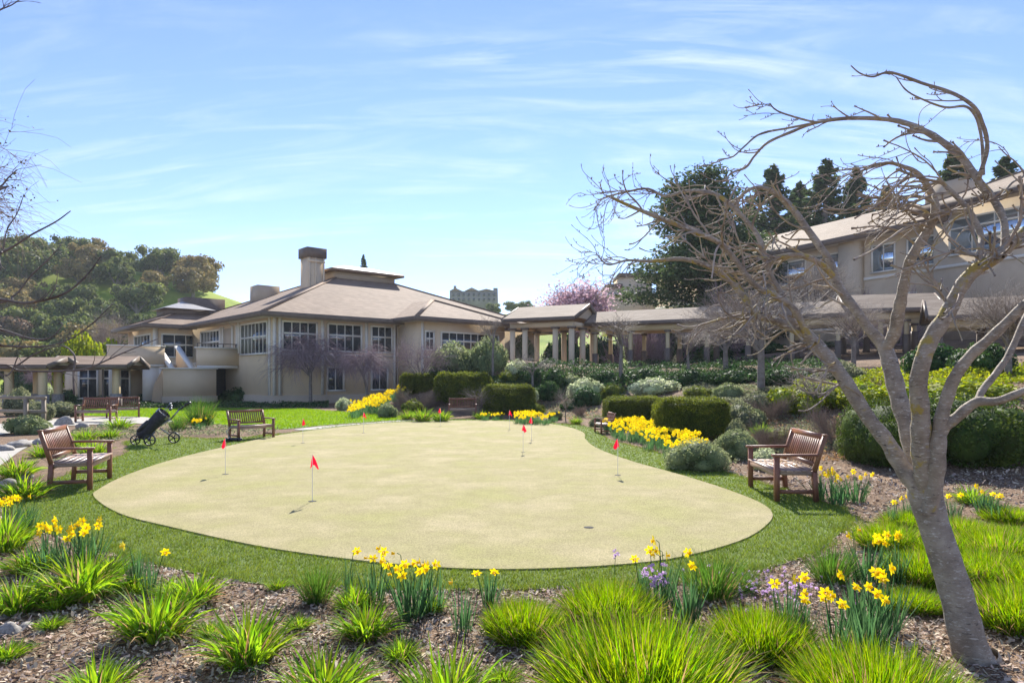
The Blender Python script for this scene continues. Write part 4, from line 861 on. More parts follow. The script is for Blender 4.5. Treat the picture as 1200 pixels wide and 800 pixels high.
for i,(a,b,t,bs,k,dp,lab) in enumerate(((-10,30,452,488,'grey',1.6,'blue green shrub at the left edge below the railing'),(18,52,468,494,'grey',1.4,'grey green shrub right of the railing end'),(34,88,469,489,'grey',1.5,'long grey green shrub left of the garden benches'),(-10,42,484,510,'silver',1.5,'spreading silvery shrub beside the stream path'),(52,92,455,474,'ivy',2,'dark shrub behind the garden benches'),(-5,30,436,462,'ivy',2.5,'dark shrub under the left walkway'),(36,60,450,470,'pale',2,'pale shrub by the left walkway post'),(92,128,462,476,'ivy',2,'dark shrub by the lamp post'))):
    px_bush(lab,a,b,t,bs,k,dp,j=i)
for i,(a,b,t,bs,lab) in enumerate(((600,640,424,452,'dark ivy shrub below the pavilion, left end'),(632,672,428,458,'dark ivy shrub below the pavilion, right end'),(690,735,430,452,'dark shrub on the bank left of the pale young tree'),(730,790,428,448,'dark shrub along the walkway behind the white flecked shrub'),(785,850,430,452,'dark shrub around the slender bare tree'),(838,900,430,450,'dark shrub left of the grey bare trunk on the bank'),(895,960,428,452,'dark shrub right of the grey bare trunk on the bank'),(1080,1150,398,436,'dark hedge shrub below the nearest walkway'),(1140,1215,396,438,'dark hedge shrub below the walkway at the right edge'),(930,985,430,448,'dark green shrub row under the open gable walkway'))):
    px_bush(lab,a,b,t,bs,'ivy',2.2,j=i)
TBd=twigbush(52,2600,'dorm',.0045)
for px,py,wd,ht,lab in ((985,520,74,62,'large dormant brown twiggy shrub behind the right bench'),(903,528,56,42,'pinkish dormant twiggy shrub left of the right bench'),(680,487,17,15,'small round brown dormant shrub on the bare slope'),(900,490,60,36,'dormant grey twiggy shrub above the right bench'),(490,478,50,30,'pinkish grey dormant shrub between the yellow slope and the hedges'),(372+60,478,32,16,'low grey dormant shrub below the yellow slope'),(1190,500,50,40,'dormant twiggy shrub among the junipers at the right edge')):
    l=g1(px,py); s=wd/2/F*l[1]; single('dormant_shrub',TBd,lab,'shrub',tuple(l),px,(s,s,ht/F*l[1]/1.2))
# ivy and ground cover as stuff
def px_cover(name,label,cat,poly,n,size,hgt,mt,steps=None):
    poly=np.array(poly,float); x0,y0=poly.min(0);x1,y1=poly.max(0); px=rng.uniform(x0,x1,n*2);py=rng.uniform(y0,y1,n*2); k=inpoly(px,py,poly); px=px[k][:n];py=py[k][:n]
    P,ok=hit(px,py); P=P[ok]; hh=hgt*(.55+.45*np.sin(P[:,0]*2.1)*np.sin(P[:,1]*1.7)); P[:,2]+=rng.uniform(0,1,len(P))**.5*hh; Nv=unit(len(P))*.8+np.array((0,-.2,.7)); Nv/=np.linalg.norm(Nv,axis=1,keepdims=True)
    mb=MB(); cards(mb,P,Nv,size); return tag(mb.build(name,M[mt]),label,cat,kind='stuff')
px_cover('ivy','dark glossy ivy covering the bank below the walkway','ivy',[(598,428),(700,424),(860,424),(985,426),(985,446),(860,452),(800,455),(740,458),(660,462),(598,452)],26000,.06,.45,'ivy')
px_cover('ground_cover','low dark green ground cover strip between lawn and clubhouse','ground cover',[(80,471),(385,471),(385,478),(80,479)],14000,.06,.28,'ivy')
px_cover('ground_cover','patchy green ground cover under the right hand slope shrubs','ground cover',[(560,446),(620,446),(640,470),(700,478),(705,492),(560,482)],3000,.04,.10,'grey')
px_cover('ground_cover','yellow green low plants on the terrace slope at the right','ground cover',[(930,438),(1200,430),(1210,450),(930,458)],9000,.05,.35,'ybush')
px_cover('ground_cover','green planting under the left walkway and around the garden benches','ground cover',[(-40,452),(100,455),(140,468),(90,480),(-40,478)],9000,.06,.35,'grey')

px_cover('ground_cover','low green plants in the bed between the garden path and the turf','ground cover',[(95,501),(205,498),(265,498),(330,504),(300,510),(150,514),(95,530),(60,545),(50,520)],7000,.035,.14,'grey')
px_cover('ivy','patches of dark green ground cover between the hillside hedges','ivy',[(560,438),(600,446),(668,456),(730,462),(735,468),(690,470),(640,468),(600,470),(560,462)],12000,.045,.35,'ivy')
px_cover('ground_cover','mixed green ground cover above the clipped hedges','ground cover',[(800,452),(880,456),(960,462),(950,478),(870,478),(800,468)],9000,.045,.3,'grey')
for i,(a,b,t,bs,k,lab) in enumerate(((628,662,444,470,'ivy','dark shrub on the slope right of the pale wide bare tree'),(606,634,452,474,'pale','pale shrub just right of the lowest clipped hedge'),(700,738,448,468,'hedge','green shrub between the white flecked shrubs'),(640,690,436,456,'silver','silvery shrub at the lower edge of the ivy bank'),(800,842,450,470,'hedge','green shrub above the nearest clipped hedge'),(838,880,446,468,'silver','silvery shrub above and right of the nearest clipped hedge'),(905,948,456,482,'hedge','green shrub behind the low multi stemmed sapling'),(940,985,452,480,'silver','silvery shrub left of the lime green shrubs'),(575,612,432,452,'hedge','green shrub below the silvery ones beside the slim bare tree'),(520,560,430,446,'hedge','rounded green shrub above the long hillside hedge'),(905,940,502,526,'hedge','small green shrub right behind the right bench back'),(875,905,476,500,'silver','small silvery shrub above the low spreading one'),(690,712,484,500,'grey','low grey shrub beside the tiny looking bench'),(655,690,466,480,'ivy','dark low shrub on the bare slope above the round dormant one'))):
    px_bush(lab,a,b,t,bs,k,j=i)
px_cover('leaf_litter','dry leaf litter and low stems on the bare hillside slope','leaf litter',[(600,462),(700,478),(900,470),(1030,500),(1030,540),(880,540),(700,492),(600,488)],9000,.03,.05,'dry')
px_cover('ground_cover','grey green creeping plants on the slope behind the daffodil bank','ground cover',[(850,480),(940,470),(1000,520),(960,530),(860,545)],6000,.03,.16,'grey')
for i,(a,b,t,bs,k,lab) in enumerate(((850,884,488,520,'grey','small grey green shrub beside the nearest clipped hedge'),(880,925,520,552,'pale','pale low shrub right behind the end of the right bench'),(985,1030,500,530,'grey','small shrub between the dormant shrub and the juniper'),(640,662,478,492,'grey','tiny green shrub left of the brown sapling'),(610,642,470,486,'hedge','small green shrub on the slope under the lowest hedge'),(437,466,470,490,'silver','silvery shrub among the yellow slope flowers'),(465,500,466,488,'hedge','green shrub below the small clipped hedge'))):
    px_bush(lab,a,b,t,bs,k,j=i)
for i,(a,b,t) in enumerate(((585,640,392),(635,690,388),(680,735,392),(730,800,395),(795,870,396),(865,940,398),(935,1010,398),(1005,1085,396))):
    px_bush('shaded evergreen shrub behind the walkway posts, %s counted from the pavilion'%('first','second','third','fourth','fifth','sixth','seventh','eighth')[i],a,b,t,430,'ivy' if i%3 else 'grey',3,j=i,Y=53-i*1.1)
# ------------------------------------------------------------------ benches
def bench_parts():
    L_=1.2; parts=[]
    def leg(x,back):
        mb=MB()
        if back: mb.bar((x,.25,0),(x,.22,.42),.062,.06,up=(0,1,0)); mb.bar((x,.22,.40),(x,.36,.88),.062,.05,up=(0,1,0)); mb.box((x,.362,.888),(.066,.06,.02))
        else: mb.bar((x,-.26,0),(x,-.26,.60),.062,.062,up=(0,1,0))
        return mesh_of(mb,'leg',M['wood'])
    for x in(-L_/2,L_/2): parts+= [('leg',leg(x,0)),('leg',leg(x,1))]
    mb=MB()
    for i in range(6):
        y=-.27+i*.092; mb.box((0,y,.425-.012*math.sin(PI*(i+.5)/6)),(L_+(.07 if 0<i<5 else -.07),.078,.022))
    mb.box((0,-.26,.375),(L_-.06,.035,.075)); mb.box((0,.20,.375),(L_-.06,.03,.07))
    for x in(-L_/2,L_/2,0): mb.box((x,-.02,.385),(.045,.44,.05))
    parts.append(('seat',mesh_of(mb,'seat',M['woodseat'])))
    mb=MB(); bx=lambda t:(.22+.14*(t-.42)/.46)
    for z,h in((.86,.075),(.50,.055)): mb.bar((-L_/2+.03,bx(z),z),(L_/2-.03,bx(z),z),.035,h)
    n=15
    for i in range(n):
        x=-L_/2+.08+(L_-.16)*i/(n-1); mb.bar((x,bx(.51),.51),(x,bx(.84),.84),.04,.014,up=(0,1,0))
    parts.append(('backrest',mesh_of(mb,'backrest',M['wood'])))
    for x in(-L_/2,L_/2):
        mb=MB().bar((x,-.32,.615),(x,.27,.625),.075,.032); parts.append(('armrest',mesh_of(mb,'armrest',M['wood'])))
        mb=MB().bar((x,-.23,.14),(x,.22,.14),.04,.05); parts.append(('stretcher',mesh_of(mb,'stretcher',M['wood'])))
    return parts
BP=bench_parts(); GB='slatted wooden benches around the green'
def bench(x,y,face,label,sc_=1.0,z=None):
    fx,fy=face; return multi('garden_bench',BP,label,'bench',(x,y,float(H(x,y)) if z is None else z),math.atan2(fy,fx)+PI/2,sc_,GB)
bench(-6.58,10.42,(.95,.32),'reddish wooden bench seen from its end, nearest on the left by the turf')
bench(3.80,9.62,(-1,.06),'wooden bench with brown leaves on its seat beside the cherry tree')
bench(-7.0,18.35,(.80,-.60),'slatted wooden bench on the turf edge behind the golf trolley',.86)
bench(-15.4,25.3,(.10,-1),'left one of two dark brown benches by the garden path, facing the green',1.0)
bench(-15.9,27.9,(.5,-.86),'right one of two dark brown benches, partly behind its neighbour',.95)
bench(-2.0,27.6,(.05,-1),'small weathered bench behind lime tufts at the far edge of the green',.9)
bench(2.72,20.2,(-1,-.10),'tiny looking bench seen from its end at the left end of the daffodil bank',.68)
l=MB()
P=np.stack([rng.uniform(3.55,3.95,60),rng.uniform(9.2,10.0,60),np.full(60,.445)],1); cards(l,P,unit(60)*.4+np.array((0,0,.9)),.03)
tag(l.build('dry_leaves',M['dry']),'fallen tan leaves lying on the right bench seat','leaves',kind='stuff')
# ------------------------------------------------------------------ flags
def flagparts(seed):
    r=np.random.default_rng(seed); mb=MB().tubes([(0,0,-.05),(0,0,.3),(0,0,.61)],[.0042]*3,8); pole=mesh_of(mb,'pole',M['white'])
    mb=MB(); n=8; top=.607; V=[]
    for i in range(n):
        t=i/(n-1)
        for j in range(7):
            q=j/6; x=(-.03+.11*q)*(t**.8)+.004; V.append((x,.012*math.sin(q*9+seed)*t,top-.15*t-(.025*math.sin(q*6.5+seed*2)+.03*abs(q-.3))*t*t))
    mb.add(V,[[i*7+j,i*7+j+1,(i+1)*7+j+1,(i+1)*7+j] for i in range(n-1) for j in range(6)])
    fl=mesh_of(mb,'flag_cloth',M['red'],True)
    mb=MB().lathe([(.001,.0015),(.054,.0015),(.056,.0)],sides=18); return [('pole',pole),('flag_cloth',fl),('cup',mesh_of(mb,'cup',M['hole']))]  # cup is a flat disc, the hole's shade is in its colour
FPs=[flagparts(s) for s in(1,2,3)]
for i,(px,py,lab) in enumerate(((366,589,'red putting flag nearest the camera'),(264,557,'red putting flag leftmost on the green'),(355,520,'red putting flag between the leftmost bench flag and the far lawn edge'),(426,508,'small red putting flag near the far edge by the lawn'),(613,531,'taller looking red putting flag right of centre, in front of another thin one'),(623,517,'thin red putting flag just behind the one right of centre'),(597,504,'red putting flag at the far edge before the mulch slope'),(724,558,'red putting flag nearest the daffodil bank on the right'),(516,500,'orange red putting flag at the far edge near the weathered bench'))):
    p=flat(px,py); multi('putting_flag',FPs[i%3],lab,'golf flag',(p[0],p[1],.022),(.3,2.9,-.3,.2,.5,2.9,.2,2.8,3.0)[i],1,'putting flags on the green')
p=flat(690,620); o=MB().lathe([(.001,.0015),(.054,.0015),(.056,0)],sides=18).build('golf_hole',M['hole'],loc=(p[0],p[1],.0222)); tag(o,'empty dark golf hole without a flag in the near part of the green','golf hole')  # flat disc without depth, dark colour in place of inner shade
# ------------------------------------------------------------------ golf trolley
p=flat(184,521); gt_=thing('golf_trolley','black three wheeled golf trolley carrying a golf bag on the left turf','golf trolley',(p[0],p[1],.006),R(8))
def wheel(x,y,r):
    mb=MB()
    mb.lathe([(r*.8,-.02),(r,-.018),(r,.018),(r*.8,.02),(r*.8,-.02)],(x,y,r),(0,1,0),20); w0=mb.build('wheel',M['black'],gt_)
    mb=MB().lathe([(.001,-.03),(.03,-.03),(.03,.03),(.001,.03)],(x,y,r),(0,1,0),10)
    for k in range(5): a=k*2*PI/5; mb.bar((x,y,r),(x+math.cos(a)*r*.85,y,r+math.sin(a)*r*.85),.02,.022,up=(0,1,0))
    mb.build('rim',M['black'],w0)
wheel(-.06,-.30,.14); wheel(.30,.28,.14); wheel(-.50,0,.12)
mb=MB()
for a,b,r_ in(((-.10,-.3,.145),(-.02,-.08,.33),.014),((.30,.26,.145),(.05,.05,.40),.014),((-.50,0,.12),(-.25,0,.26),.016),((-.25,0,.26),(.32,0,.62),.018),((.32,0,.62),(.52,0,.86),.016)): mb.bar(a,b,r_*2,r_*2)
mb.build('frame',M['greym'],gt_)
mb=MB().tubes([(.50,0,.84),(.66,0,.95),(.74,0,.985)],[.02,.022,.028],8,cap=True); h_=mb.build('handle',M['black'],gt_); MB().box((.72,0,1.0),(.13,.14,.05),(.9,0,.4),(0,1,0),(-.4,0,.9)).build('console',M['black'],h_)
ax=np.array((.60,0,.62));ax/=np.linalg.norm(ax); c0=np.array((-.38,0,.20))
mb=MB().lathe([(.001,0),(.12,0),(.15,.06),(.145,.35),(.165,.62),(.17,.78),(.15,.80),(.14,.77)],c0,ax,16); mb.v[-1][:,1]*=1.15; bag=mb.build('golf_bag',M['fabric'],gt_,True)
MB().lathe([(.001,.0),(.05,.02),(.06,.2),(.05,.36),(.001,.38)],c0+np.array((-.02,-.13,.12)),ax,10).build('pocket',M['black'],bag); MB().lathe([(.172,.70),(.178,.72),(.178,.78),(.155,.81)],c0,ax,16).build('collar',M['greym'],bag)
for k,(dy,dz,L_) in enumerate(((.05,.02,.12),(-.06,.03,.10),(0,-.05,.14),(.08,-.03,.08),(-.03,.07,.13))):
    a=c0+ax*.72+np.array((0,dy,dz)); q=MB().tubes([a,a+ax*(.15+L_)],[.007,.007],6).build('golf_club',M['greym'],bag)
    MB().lathe([(.001,-.03),(.03,-.02),(.036,0),(.03,.025),(.001,.035)],a+ax*(.15+L_),(.3,1,.2),8).build('club_head',M['black'] if k%2 else M['greym'],gt_)
p=flat(272,517); eq=thing('ground_equipment','small low black equipment lying on the turf by the slatted bench','equipment',(p[0]+.05,p[1],.006),R(10))
MB().box((0,0,.05),(.34,.16,.07)).build('body',M['black'],eq); MB().lathe([(.001,-.03),(.05,-.03),(.05,.03),(.001,.03)],(.17,-.1,.05),(0,1,0),12).build('wheel',M['black'],eq); MB().lathe([(.001,-.03),(.05,-.03),(.05,.03),(.001,.03)],(-.15,-.1,.05),(0,1,0),12).build('wheel',M['black'],eq); MB().tubes([(-.1,0,.08),(-.2,.02,.25),(-.02,.05,.42)],[.01]*3,6).build('handle',M['greym'],eq)
# lamp post, railing
p=flat(128,473); lp=thing('lamp_post','short dark lamp post with a conical cap in front of the porch','lamp',(p[0]+2.3,p[1]-4.5,0))
k=1.0; MB().tubes([(0,0,0),(0,0,1.1),(0,0,2.15)],[.06,.05,.045],10).build('post',M['brown'],lp); MB().lathe([(.001,2.62),(.10,2.55),(.42,2.32),(.43,2.28),(.30,2.28)],sides=18).build('lamp_shade',M['greym'],lp); MB().lathe([(.07,2.1),(.12,2.15),(.12,2.3),(.05,2.32)],sides=12).build('lantern',M['white'],lp)
rl=thing('railing','pale wooden handrail with two rails at the left edge of the garden','railing',(-14.6,20.5,0))
for x,y in((-1.6,.6),(0,0),(.0+.55,-.02)): MB().box((x,y,.5),(.09,.09,1.0)).build('post',M['rail'],rl)
for z in(1.03,.62): MB().bar((-2.2,.8,z),(.62,-.05,z),.10,.09).build('rail',M['rail'],rl)
# ------------------------------------------------------------------ stones
def rock(seed,mt='stone'):
    r=np.random.default_rng(seed); mb=MB(); sphere(mb,(0,0,.3),(1,.75,.5),sg=9); v=mb.v[-1]; v*=1+.16*np.sin(v[:,:1]*3+seed)*np.cos(v[:,1:2]*4)+.1*np.sin(v[:,2:3]*6+seed*2); return mesh_of(mb,'stone',M[mt],True)
RK=[rock(s) for s in(1,2,3,4)]
for i,(px,py,w_,lab) in enumerate(((8,741,34,'grey rounded stone at the left edge of the near bed'),(30,735,22,'small pale stone beside the left edge stone in the near bed'),(45,741,16,'smallest grey pebble of the near stone group'),(4,722,22,'grey stone just above the left edge stone'),(75,498,24,'dark boulder by the garden path left of the lime tufts'),(97,503,20,'brown boulder right of its neighbour by the path'),(60,507,17,'flat boulder below the path'),(120,500,14,'small boulder by the two benches'),(30,560,20,'pale stone beside the stream slab'),(10,570,24,'pale rounded stone at the left edge by the stream'),(22,524,26,'flat stone at the stream bank'),(5,528,22,'grey stone at the stream bank edge'),(45,520,16,'small stone at the end of the stream slab'),(1140,470,18,'grey boulder among the right hand shrubs'),(668,467,8,'small pale rock on the bare slope'))):
    l=g1(px,py); s=w_/2/F*l[1]; single('stone',RK[i%4],lab,'stone',(l[0],l[1],l[2]-.02),i*1.7,s)
# ------------------------------------------------------------------ lily and border grass clumps
LI=[mesh_of(grassblades(grassblades(MB(),260,.17,.33,.019,.30,.85,1.3,6,hv=.45),60,.17,.32,.012,.4,1.2,1.5,5,1),'lily',[M['lily'],M['dry']]) for i in range(5)]
LR=[mesh_of(grassblades(grassblades(MB(),2600,.40,.33,.0105,.24,1.05,.6,5,azs=.7,hv=.22),420,.41,.34,.008,.3,1.1,.9,5,1),'border_grass',[M['lirio'],M['dry']]) for i in range(4)]
DG=mesh_of(grassblades(grassblades(MB(),420,.16,.42,.008,.25,.8,.6,5),50,.16,.36,.007,.3,.8,.8,5,1),'dark_grass',[M['dkgrass'],M['dry']])
def clump(kind,px,py,wpx,lab,hs=1.0,cat='plant'):
    me,base={'li':(LI[rng.integers(5)],.40),'lr':(LR[rng.integers(4)],.60),'dg':(DG,.42)}[kind]
    l=g1(px,py); s=wpx/2/F*l[1]/base; nm={'li':'daylily_clump','lr':'border_grass_clump','dg':'dark_grass_clump'}[kind]
    hs*={'li':1.15,'lr':1.2,'dg':1.1}[kind]; single(nm,me,lab,cat,tuple(l),rng.uniform(0,6.28),(s,s,s*hs))
for px,py,w_,lab,hs in ((95,700,130,'broad leaved green clump below the left daffodil group, middle one',1),(182,745,135,'large green clump with dry skirt, left of the centre mulch',1.0),(288,775,130,'green clump with long brown dead leaves at its foot',1.05),(225,706,90,'small green clump behind the two large left clumps',.9),(20,716,100,'green clump near the grey stones at the left edge',1),(35,670,80,'green clump left of the daffodil group at the edge',.9),(5,645,90,'tall green clump at the extreme left below the corner daffodils',1.2),(155,695,60,'small clump under the two lone daffodils',.9),(430,745,100,'yellow tipped green clump in the centre of the bed',.9),(415,712,70,'bright little clump behind the yellow tipped one',.9),(382,822,150,'wide green clump cut by the lower edge, left of centre',.9),(525,835,150,'upright green clump cut by the lower edge in the centre',1.1),(112,818,110,'green clump cut by the lower edge at the left',.9),(505,715,50,'tiny clump between the daffodils before the turf',.8),
  (10,770,60,'sparse green clump in the lower left corner',.7),(60,735,44,'small low tuft right of the grey stones',.7),(245,745,50,'little tuft touching the large dry skirted clump',.8),(350,735,46,'little tuft in the open mulch left of the centre',.7),(470,770,60,'low yellowish tuft in the centre mulch',.8),(590,800,60,'small tuft left of the biggest mound',.8),(325,690,36,'tiny tuft at the turf edge left of the dark reddish one',.8),(450,690,34,'tiny tuft at the turf edge before the daffodils',.8),(130,672,60,'bright tuft behind the middle left clump',.9),(65,712,70,'green clump between the stones and the middle left clump',.9),(200,700,60,'loose green clump left of the small one at the turf edge',.9),(20,560,60,'lime clump left of the reddish bench',1),(28,585,75,'lime clump in front of the reddish bench foot',.9),(110,535,46,'lime tuft behind the reddish bench',1),(100,517,36,'lime tuft beside the boulders',1),(128,515,34,'lime tuft left of the golf trolley',1),(140,503,40,'lime tuft by the path end',.9),(222,497,34,'lime tuft right of the golf trolley handle',.9),(108,552,30,'lime tuft near the turf behind the bench seat',1),(90,524,34,'pale tuft below the boulders',.9),(50,535,40,'lime tuft on the stream bank',.9),
  (495,494,34,'lime tuft left of the weathered bench',1.1),(517,494,30,'lime tuft touching the weathered bench',1.1),(478,492,26,'leftmost lime tuft at the far edge of the green',1.1),(565,491,26,'lime tuft right of the weathered bench',.9),(675,497,22,'lime tuft left of the tiny looking bench',1),(893,512,34,'tall lime tuft behind the right bench',1.1),(872,503,30,'lime tuft left of the tall one behind the right bench',1.0),(1140,590,60,'green leafy tuft in juniper shade',.8)):
    clump('li',px,py,w_,lab,hs)
for px,py,w_,lab,hs in ((613,745,108,'round dark green border grass mound left of the middle pair',1.25),(714,728,132,'wide border grass mound behind the biggest one',1.1),(752,822,270,'biggest yellow green border grass mound at the lower edge',1.1),(893,762,138,'border grass mound right of the biggest one',1.1),(1030,838,215,'big border grass mound at the lower edge before the trunk',1.15),(1200,735,140,'border grass mound at the right edge beyond the trunk',1.15),(1085,682,105,'border grass mound behind the trunk',1.15),(1155,682,120,'pale border grass mound right of the trunk',1.0),(1042,642,88,'border grass mound between the right bench and the trunk',1.1),(1125,633,90,'farther border grass mound just right of the fork',1.0),(1195,645,95,'farther border grass mound at the right edge',1.0),(930,850,90,'border grass mound between the two at the lower edge',.9),(1185,612,70,'smallest border grass mound near the juniper shade',.9),(1170,655,110,'border grass mound between the pale one and the right edge',1.0),(1225,700,130,'border grass mound cut by the right edge',1.1),(1105,652,90,'border grass mound just behind the trunk on its right',1.0),(1065,620,70,'small border grass mound below the cherry fork',1.0),(1150,640,90,'border grass mound in the middle of the right hand drift',1.0),(1072,712,80,'border grass mound at the left foot of the trunk behind the mulch',.9)):
    clump('lr',px,py,w_,lab,hs)
for px,py,w_,lab,hs in ((975,682,85,'dark sparse grass clump by the turf edge near the right daffodils',1),(268,0,0,'',0),(372,705,70,'dark reddish green tuft standing alone in front of the turf',1.2),(835,700,110,'dark arching grass clump beside the lilac flowers',.9),(870,690,60,'dark arching grass clump at the turf edge right of centre',.8),(208,505,30,'dark tuft by the golf trolley',1.2),(235,500,50,'wispy dry grass tuft before the lawn',1.3)):
    if w_: clump('dg',px,py,w_,lab,hs)
# ------------------------------------------------------------------ daffodils
def flower_head(mb,c,nrm,r,m0=0,m1=1):
    n=np.array(nrm,float);n/=np.linalg.norm(n); a=np.cross(n,(.1,.2,1));a/=np.linalg.norm(a);b=np.cross(n,a); c=np.array(c,float)
    for k in range(6):
        q=k*PI/3+rng.normal(0,.08); u=a*math.cos(q)+b*math.sin(q); v=-a*math.sin(q)+b*math.cos(q); bk=n*rng.uniform(-.1,.22)*r
        P=[c+u*r*.12,c+u*r*.55+v*r*.30+bk*.4,c+u*r*.85+v*r*.18+bk*.8,c+u*r*1.08+bk,c+u*r*.85-v*r*.18+bk*.8,c+u*r*.55-v*r*.30+bk*.4]; mb.poly(P,m0)
    mb.lathe([(r*.16,0),(r*.22,r*.25),(r*.26,r*.5),(r*.36,r*.62)],c,n,9,m1)
def fl_part(seed):
    r=np.random.default_rng(seed); mb=MB(); L_=.38; top=(r.uniform(-.02,.02),-.025,L_); mb.tubes([(0,0,0),(top[0]*.4,.01,L_*.5),(top[0],.0,L_*.96),top],[.0035,.003,.0028,.0028],5,m=2)
    flower_head(mb,(top[0],-.04,L_-.002),(r.uniform(-.3,.3),-1,r.uniform(-.25,.2)),.038); return mesh_of(mb,'flower',[M['yel'],M['yel2'],M['daff']])
FL=[fl_part(s) for s in range(5)]
DL=[mesh_of(grassblades(MB(),n,.075,.34,.012,.18,.35,.25,5,hv=.2),'leaves',M['daff']) for n in(34,46,60)]
def daff(px,py,nf,lab,rad=.08,hs=1,sc_=1,lv=1):
    l=g1(px,py); t=thing('daffodil_clump',lab,'daffodils',tuple(l),0,None,sc_)
    o=bpy.data.objects.new('leaves',DL[lv]); col.objects.link(o); o.parent=t; o.scale=(rad/.075,rad/.075,hs); o.rotation_euler=(0,0,rng.uniform(0,6))
    for i in range(nf):
        f=bpy.data.objects.new('flower',FL[i%5]); col.objects.link(f); f.parent=t; a=rng.uniform(0,6.28); q=rad*1.1*math.sqrt(rng.uniform(0,1)); f.location=(math.cos(a)*q,math.sin(a)*q,0); f.rotation_euler=(rng.normal(0,.10),rng.normal(0,.13),rng.uniform(-1.5,1.5)); f.scale=(1,1,hs*rng.uniform(.88,1.12))
for px,py,nf,lab,rad,hs,s in ((12,628,9,'daffodil clump at the left edge by the reddish bench',.13,1,1),(30,622,5,'daffodil clump right of the left edge one',.08,.95,1),(58,668,7,'left end daffodil clump of the row before the turf',.10,1,1),(82,672,9,'second daffodil clump of the left row before the turf',.11,1,1),(105,668,7,'right end daffodil clump of the left row',.09,1.05,1),(160,690,1,'single daffodil left of another lone one above green leaves',.05,.95,1),(176,698,1,'lone lower daffodil right of its twin',.05,.85,1),(408,700,1,'lone daffodil in front of the turf left of centre',.03,.9,1),(438,708,5,'daffodil clump left of the tallest upright one',.07,.95,1),(482,724,8,'tallest upright daffodil clump before the turf in the centre',.10,1.05,1),(505,718,5,'daffodil clump right behind the tallest one',.07,.95,1),(541,740,1,'daffodil leaves with one small bud between centre and mound',.06,.95,.95),(574,712,2,'small daffodil clump at the left foot of the dark mound',.05,.8,1),(778,705,6,'daffodil clump with tall stems behind the biggest mound',.07,1.05,1),(806,728,1,'single large daffodil beside the lilac flowers',.07,.9,1.05),(752,706,1,'half hidden daffodil left of the tall stemmed ones',.03,.85,1),(922,745,3,'daffodils in a line left of the lower right mound',.06,1.0,1),(940,755,2,'low daffodils leaning over the lower right mound',.05,.9,1),(980,770,4,'daffodil pair before the trunk, left part',.06,.95,1),(1015,770,2,'large daffodils before the trunk, right part',.09,.9,1.05),(1006,740,5,'daffodil clump in front of the dark sparse grass',.10,1,1),(1038,740,4,'daffodil clump left of the trunk',.09,1,1),(1015,682,6,'daffodil clump behind the dark sparse grass',.11,1,1),(1050,686,3,'daffodil clump in border grass left of the trunk',.07,1,1),(968,585,9,'daffodil clump just behind the right bench',.15,1,1),(982,592,5,'daffodil clump touching the right bench leg',.10,.95,1),(1003,588,6,'daffodil clump right of the right bench',.12,1,1),(1066,615,2,'daffodils left of the cherry fork',.05,.9,1),(1047,620,2,'two daffodils in the border grass before the fork',.05,.9,1),(1103,608,1,'lone daffodil right of the trunk fork',.04,.9,1),(1118,612,2,'daffodils right of the trunk in border grass',.05,.9,1),(1155,606,3,'daffodil clump in the juniper shade edge',.09,.9,1),(1170,612,2,'small daffodil clump at the far right by the shade',.08,.85,1),(540,512-12,0,'',0,0,0)):
    if s: daff(px,py,nf,lab,rad,hs,s,int(rng.integers(3)))
def farclump(nf,rad,seed):
    r=np.random.default_rng(seed); lv=grassblades(MB(),70,rad,.30,.016,.15,.35,.2,4,hv=.25); mb=MB()
    for i in range(nf):
        a=r.uniform(0,6.28);q=rad*1.25*math.sqrt(r.uniform(0,1)); flower_head(mb,(math.cos(a)*q,math.sin(a)*q,r.uniform(.29,.43)),(r.uniform(-1,1),-1,r.uniform(-.1,.6)),.052)
    k=lv; k.v+=mb.v; k.f+=[f+k.n for f in mb.f]; k.m+=[m+1 for m in mb.m]; return mesh_of(k,'daffodil_clump',[M['daff'],M['yel'],M['yel2']])
FC=[farclump(n_,.21,s) for s,n_ in enumerate((9,13,17,11))]
def bank(n,poly,lab,grp,sc_=1.0,mind=.28):
    poly=np.array(poly,float); got=[]; tries=0
    while len(got)<n and tries<4000:
        tries+=1; px=rng.uniform(*(poly[:,0].min(),poly[:,0].max()));py=rng.uniform(poly[:,1].min(),poly[:,1].max())
        if not inpoly(px,py,poly): continue
        l=g1(px,py)
        if any(np.hypot(l[0]-q[0],l[1]-q[1])<mind*sc_ for q in got): continue
        got.append(l); single('daffodil_clump',FC[len(got)%4],lab,'daffodils',tuple(l),rng.uniform(-.5,.5),sc_*rng.uniform(.8,1.15),grp)
bank(34,[(712,502),(722,498),(760,508),(800,522),(826,532),(815,541),(785,539),(745,524),(716,512)],'yellow daffodil clump in the dense bank before the two nearest clipped hedges','daffodil bank by the right hedges',1.0,.30)
bank(10,[(604,494),(640,491),(655,494),(640,499),(608,498)],'yellow daffodil clump in the short row at the far edge of the green','far edge daffodils',.9,.3)
bank(26,[(400,489),(440,474),(468,462),(480,468),(450,482),(420,492)],'yellow daffodil clump on the slope right of the lawn','yellow slope daffodils',1.25,.35)
bank(5,[(218,499),(245,497),(250,503),(222,505)],'yellow daffodil clump between the trolley and the slatted bench','trolley bed daffodils',.85,.4)
bank(4,[(556,492),(585,490),(590,494),(560,496)],'yellow daffodil clump right of the weathered bench','weathered bench daffodils',.7,.3)
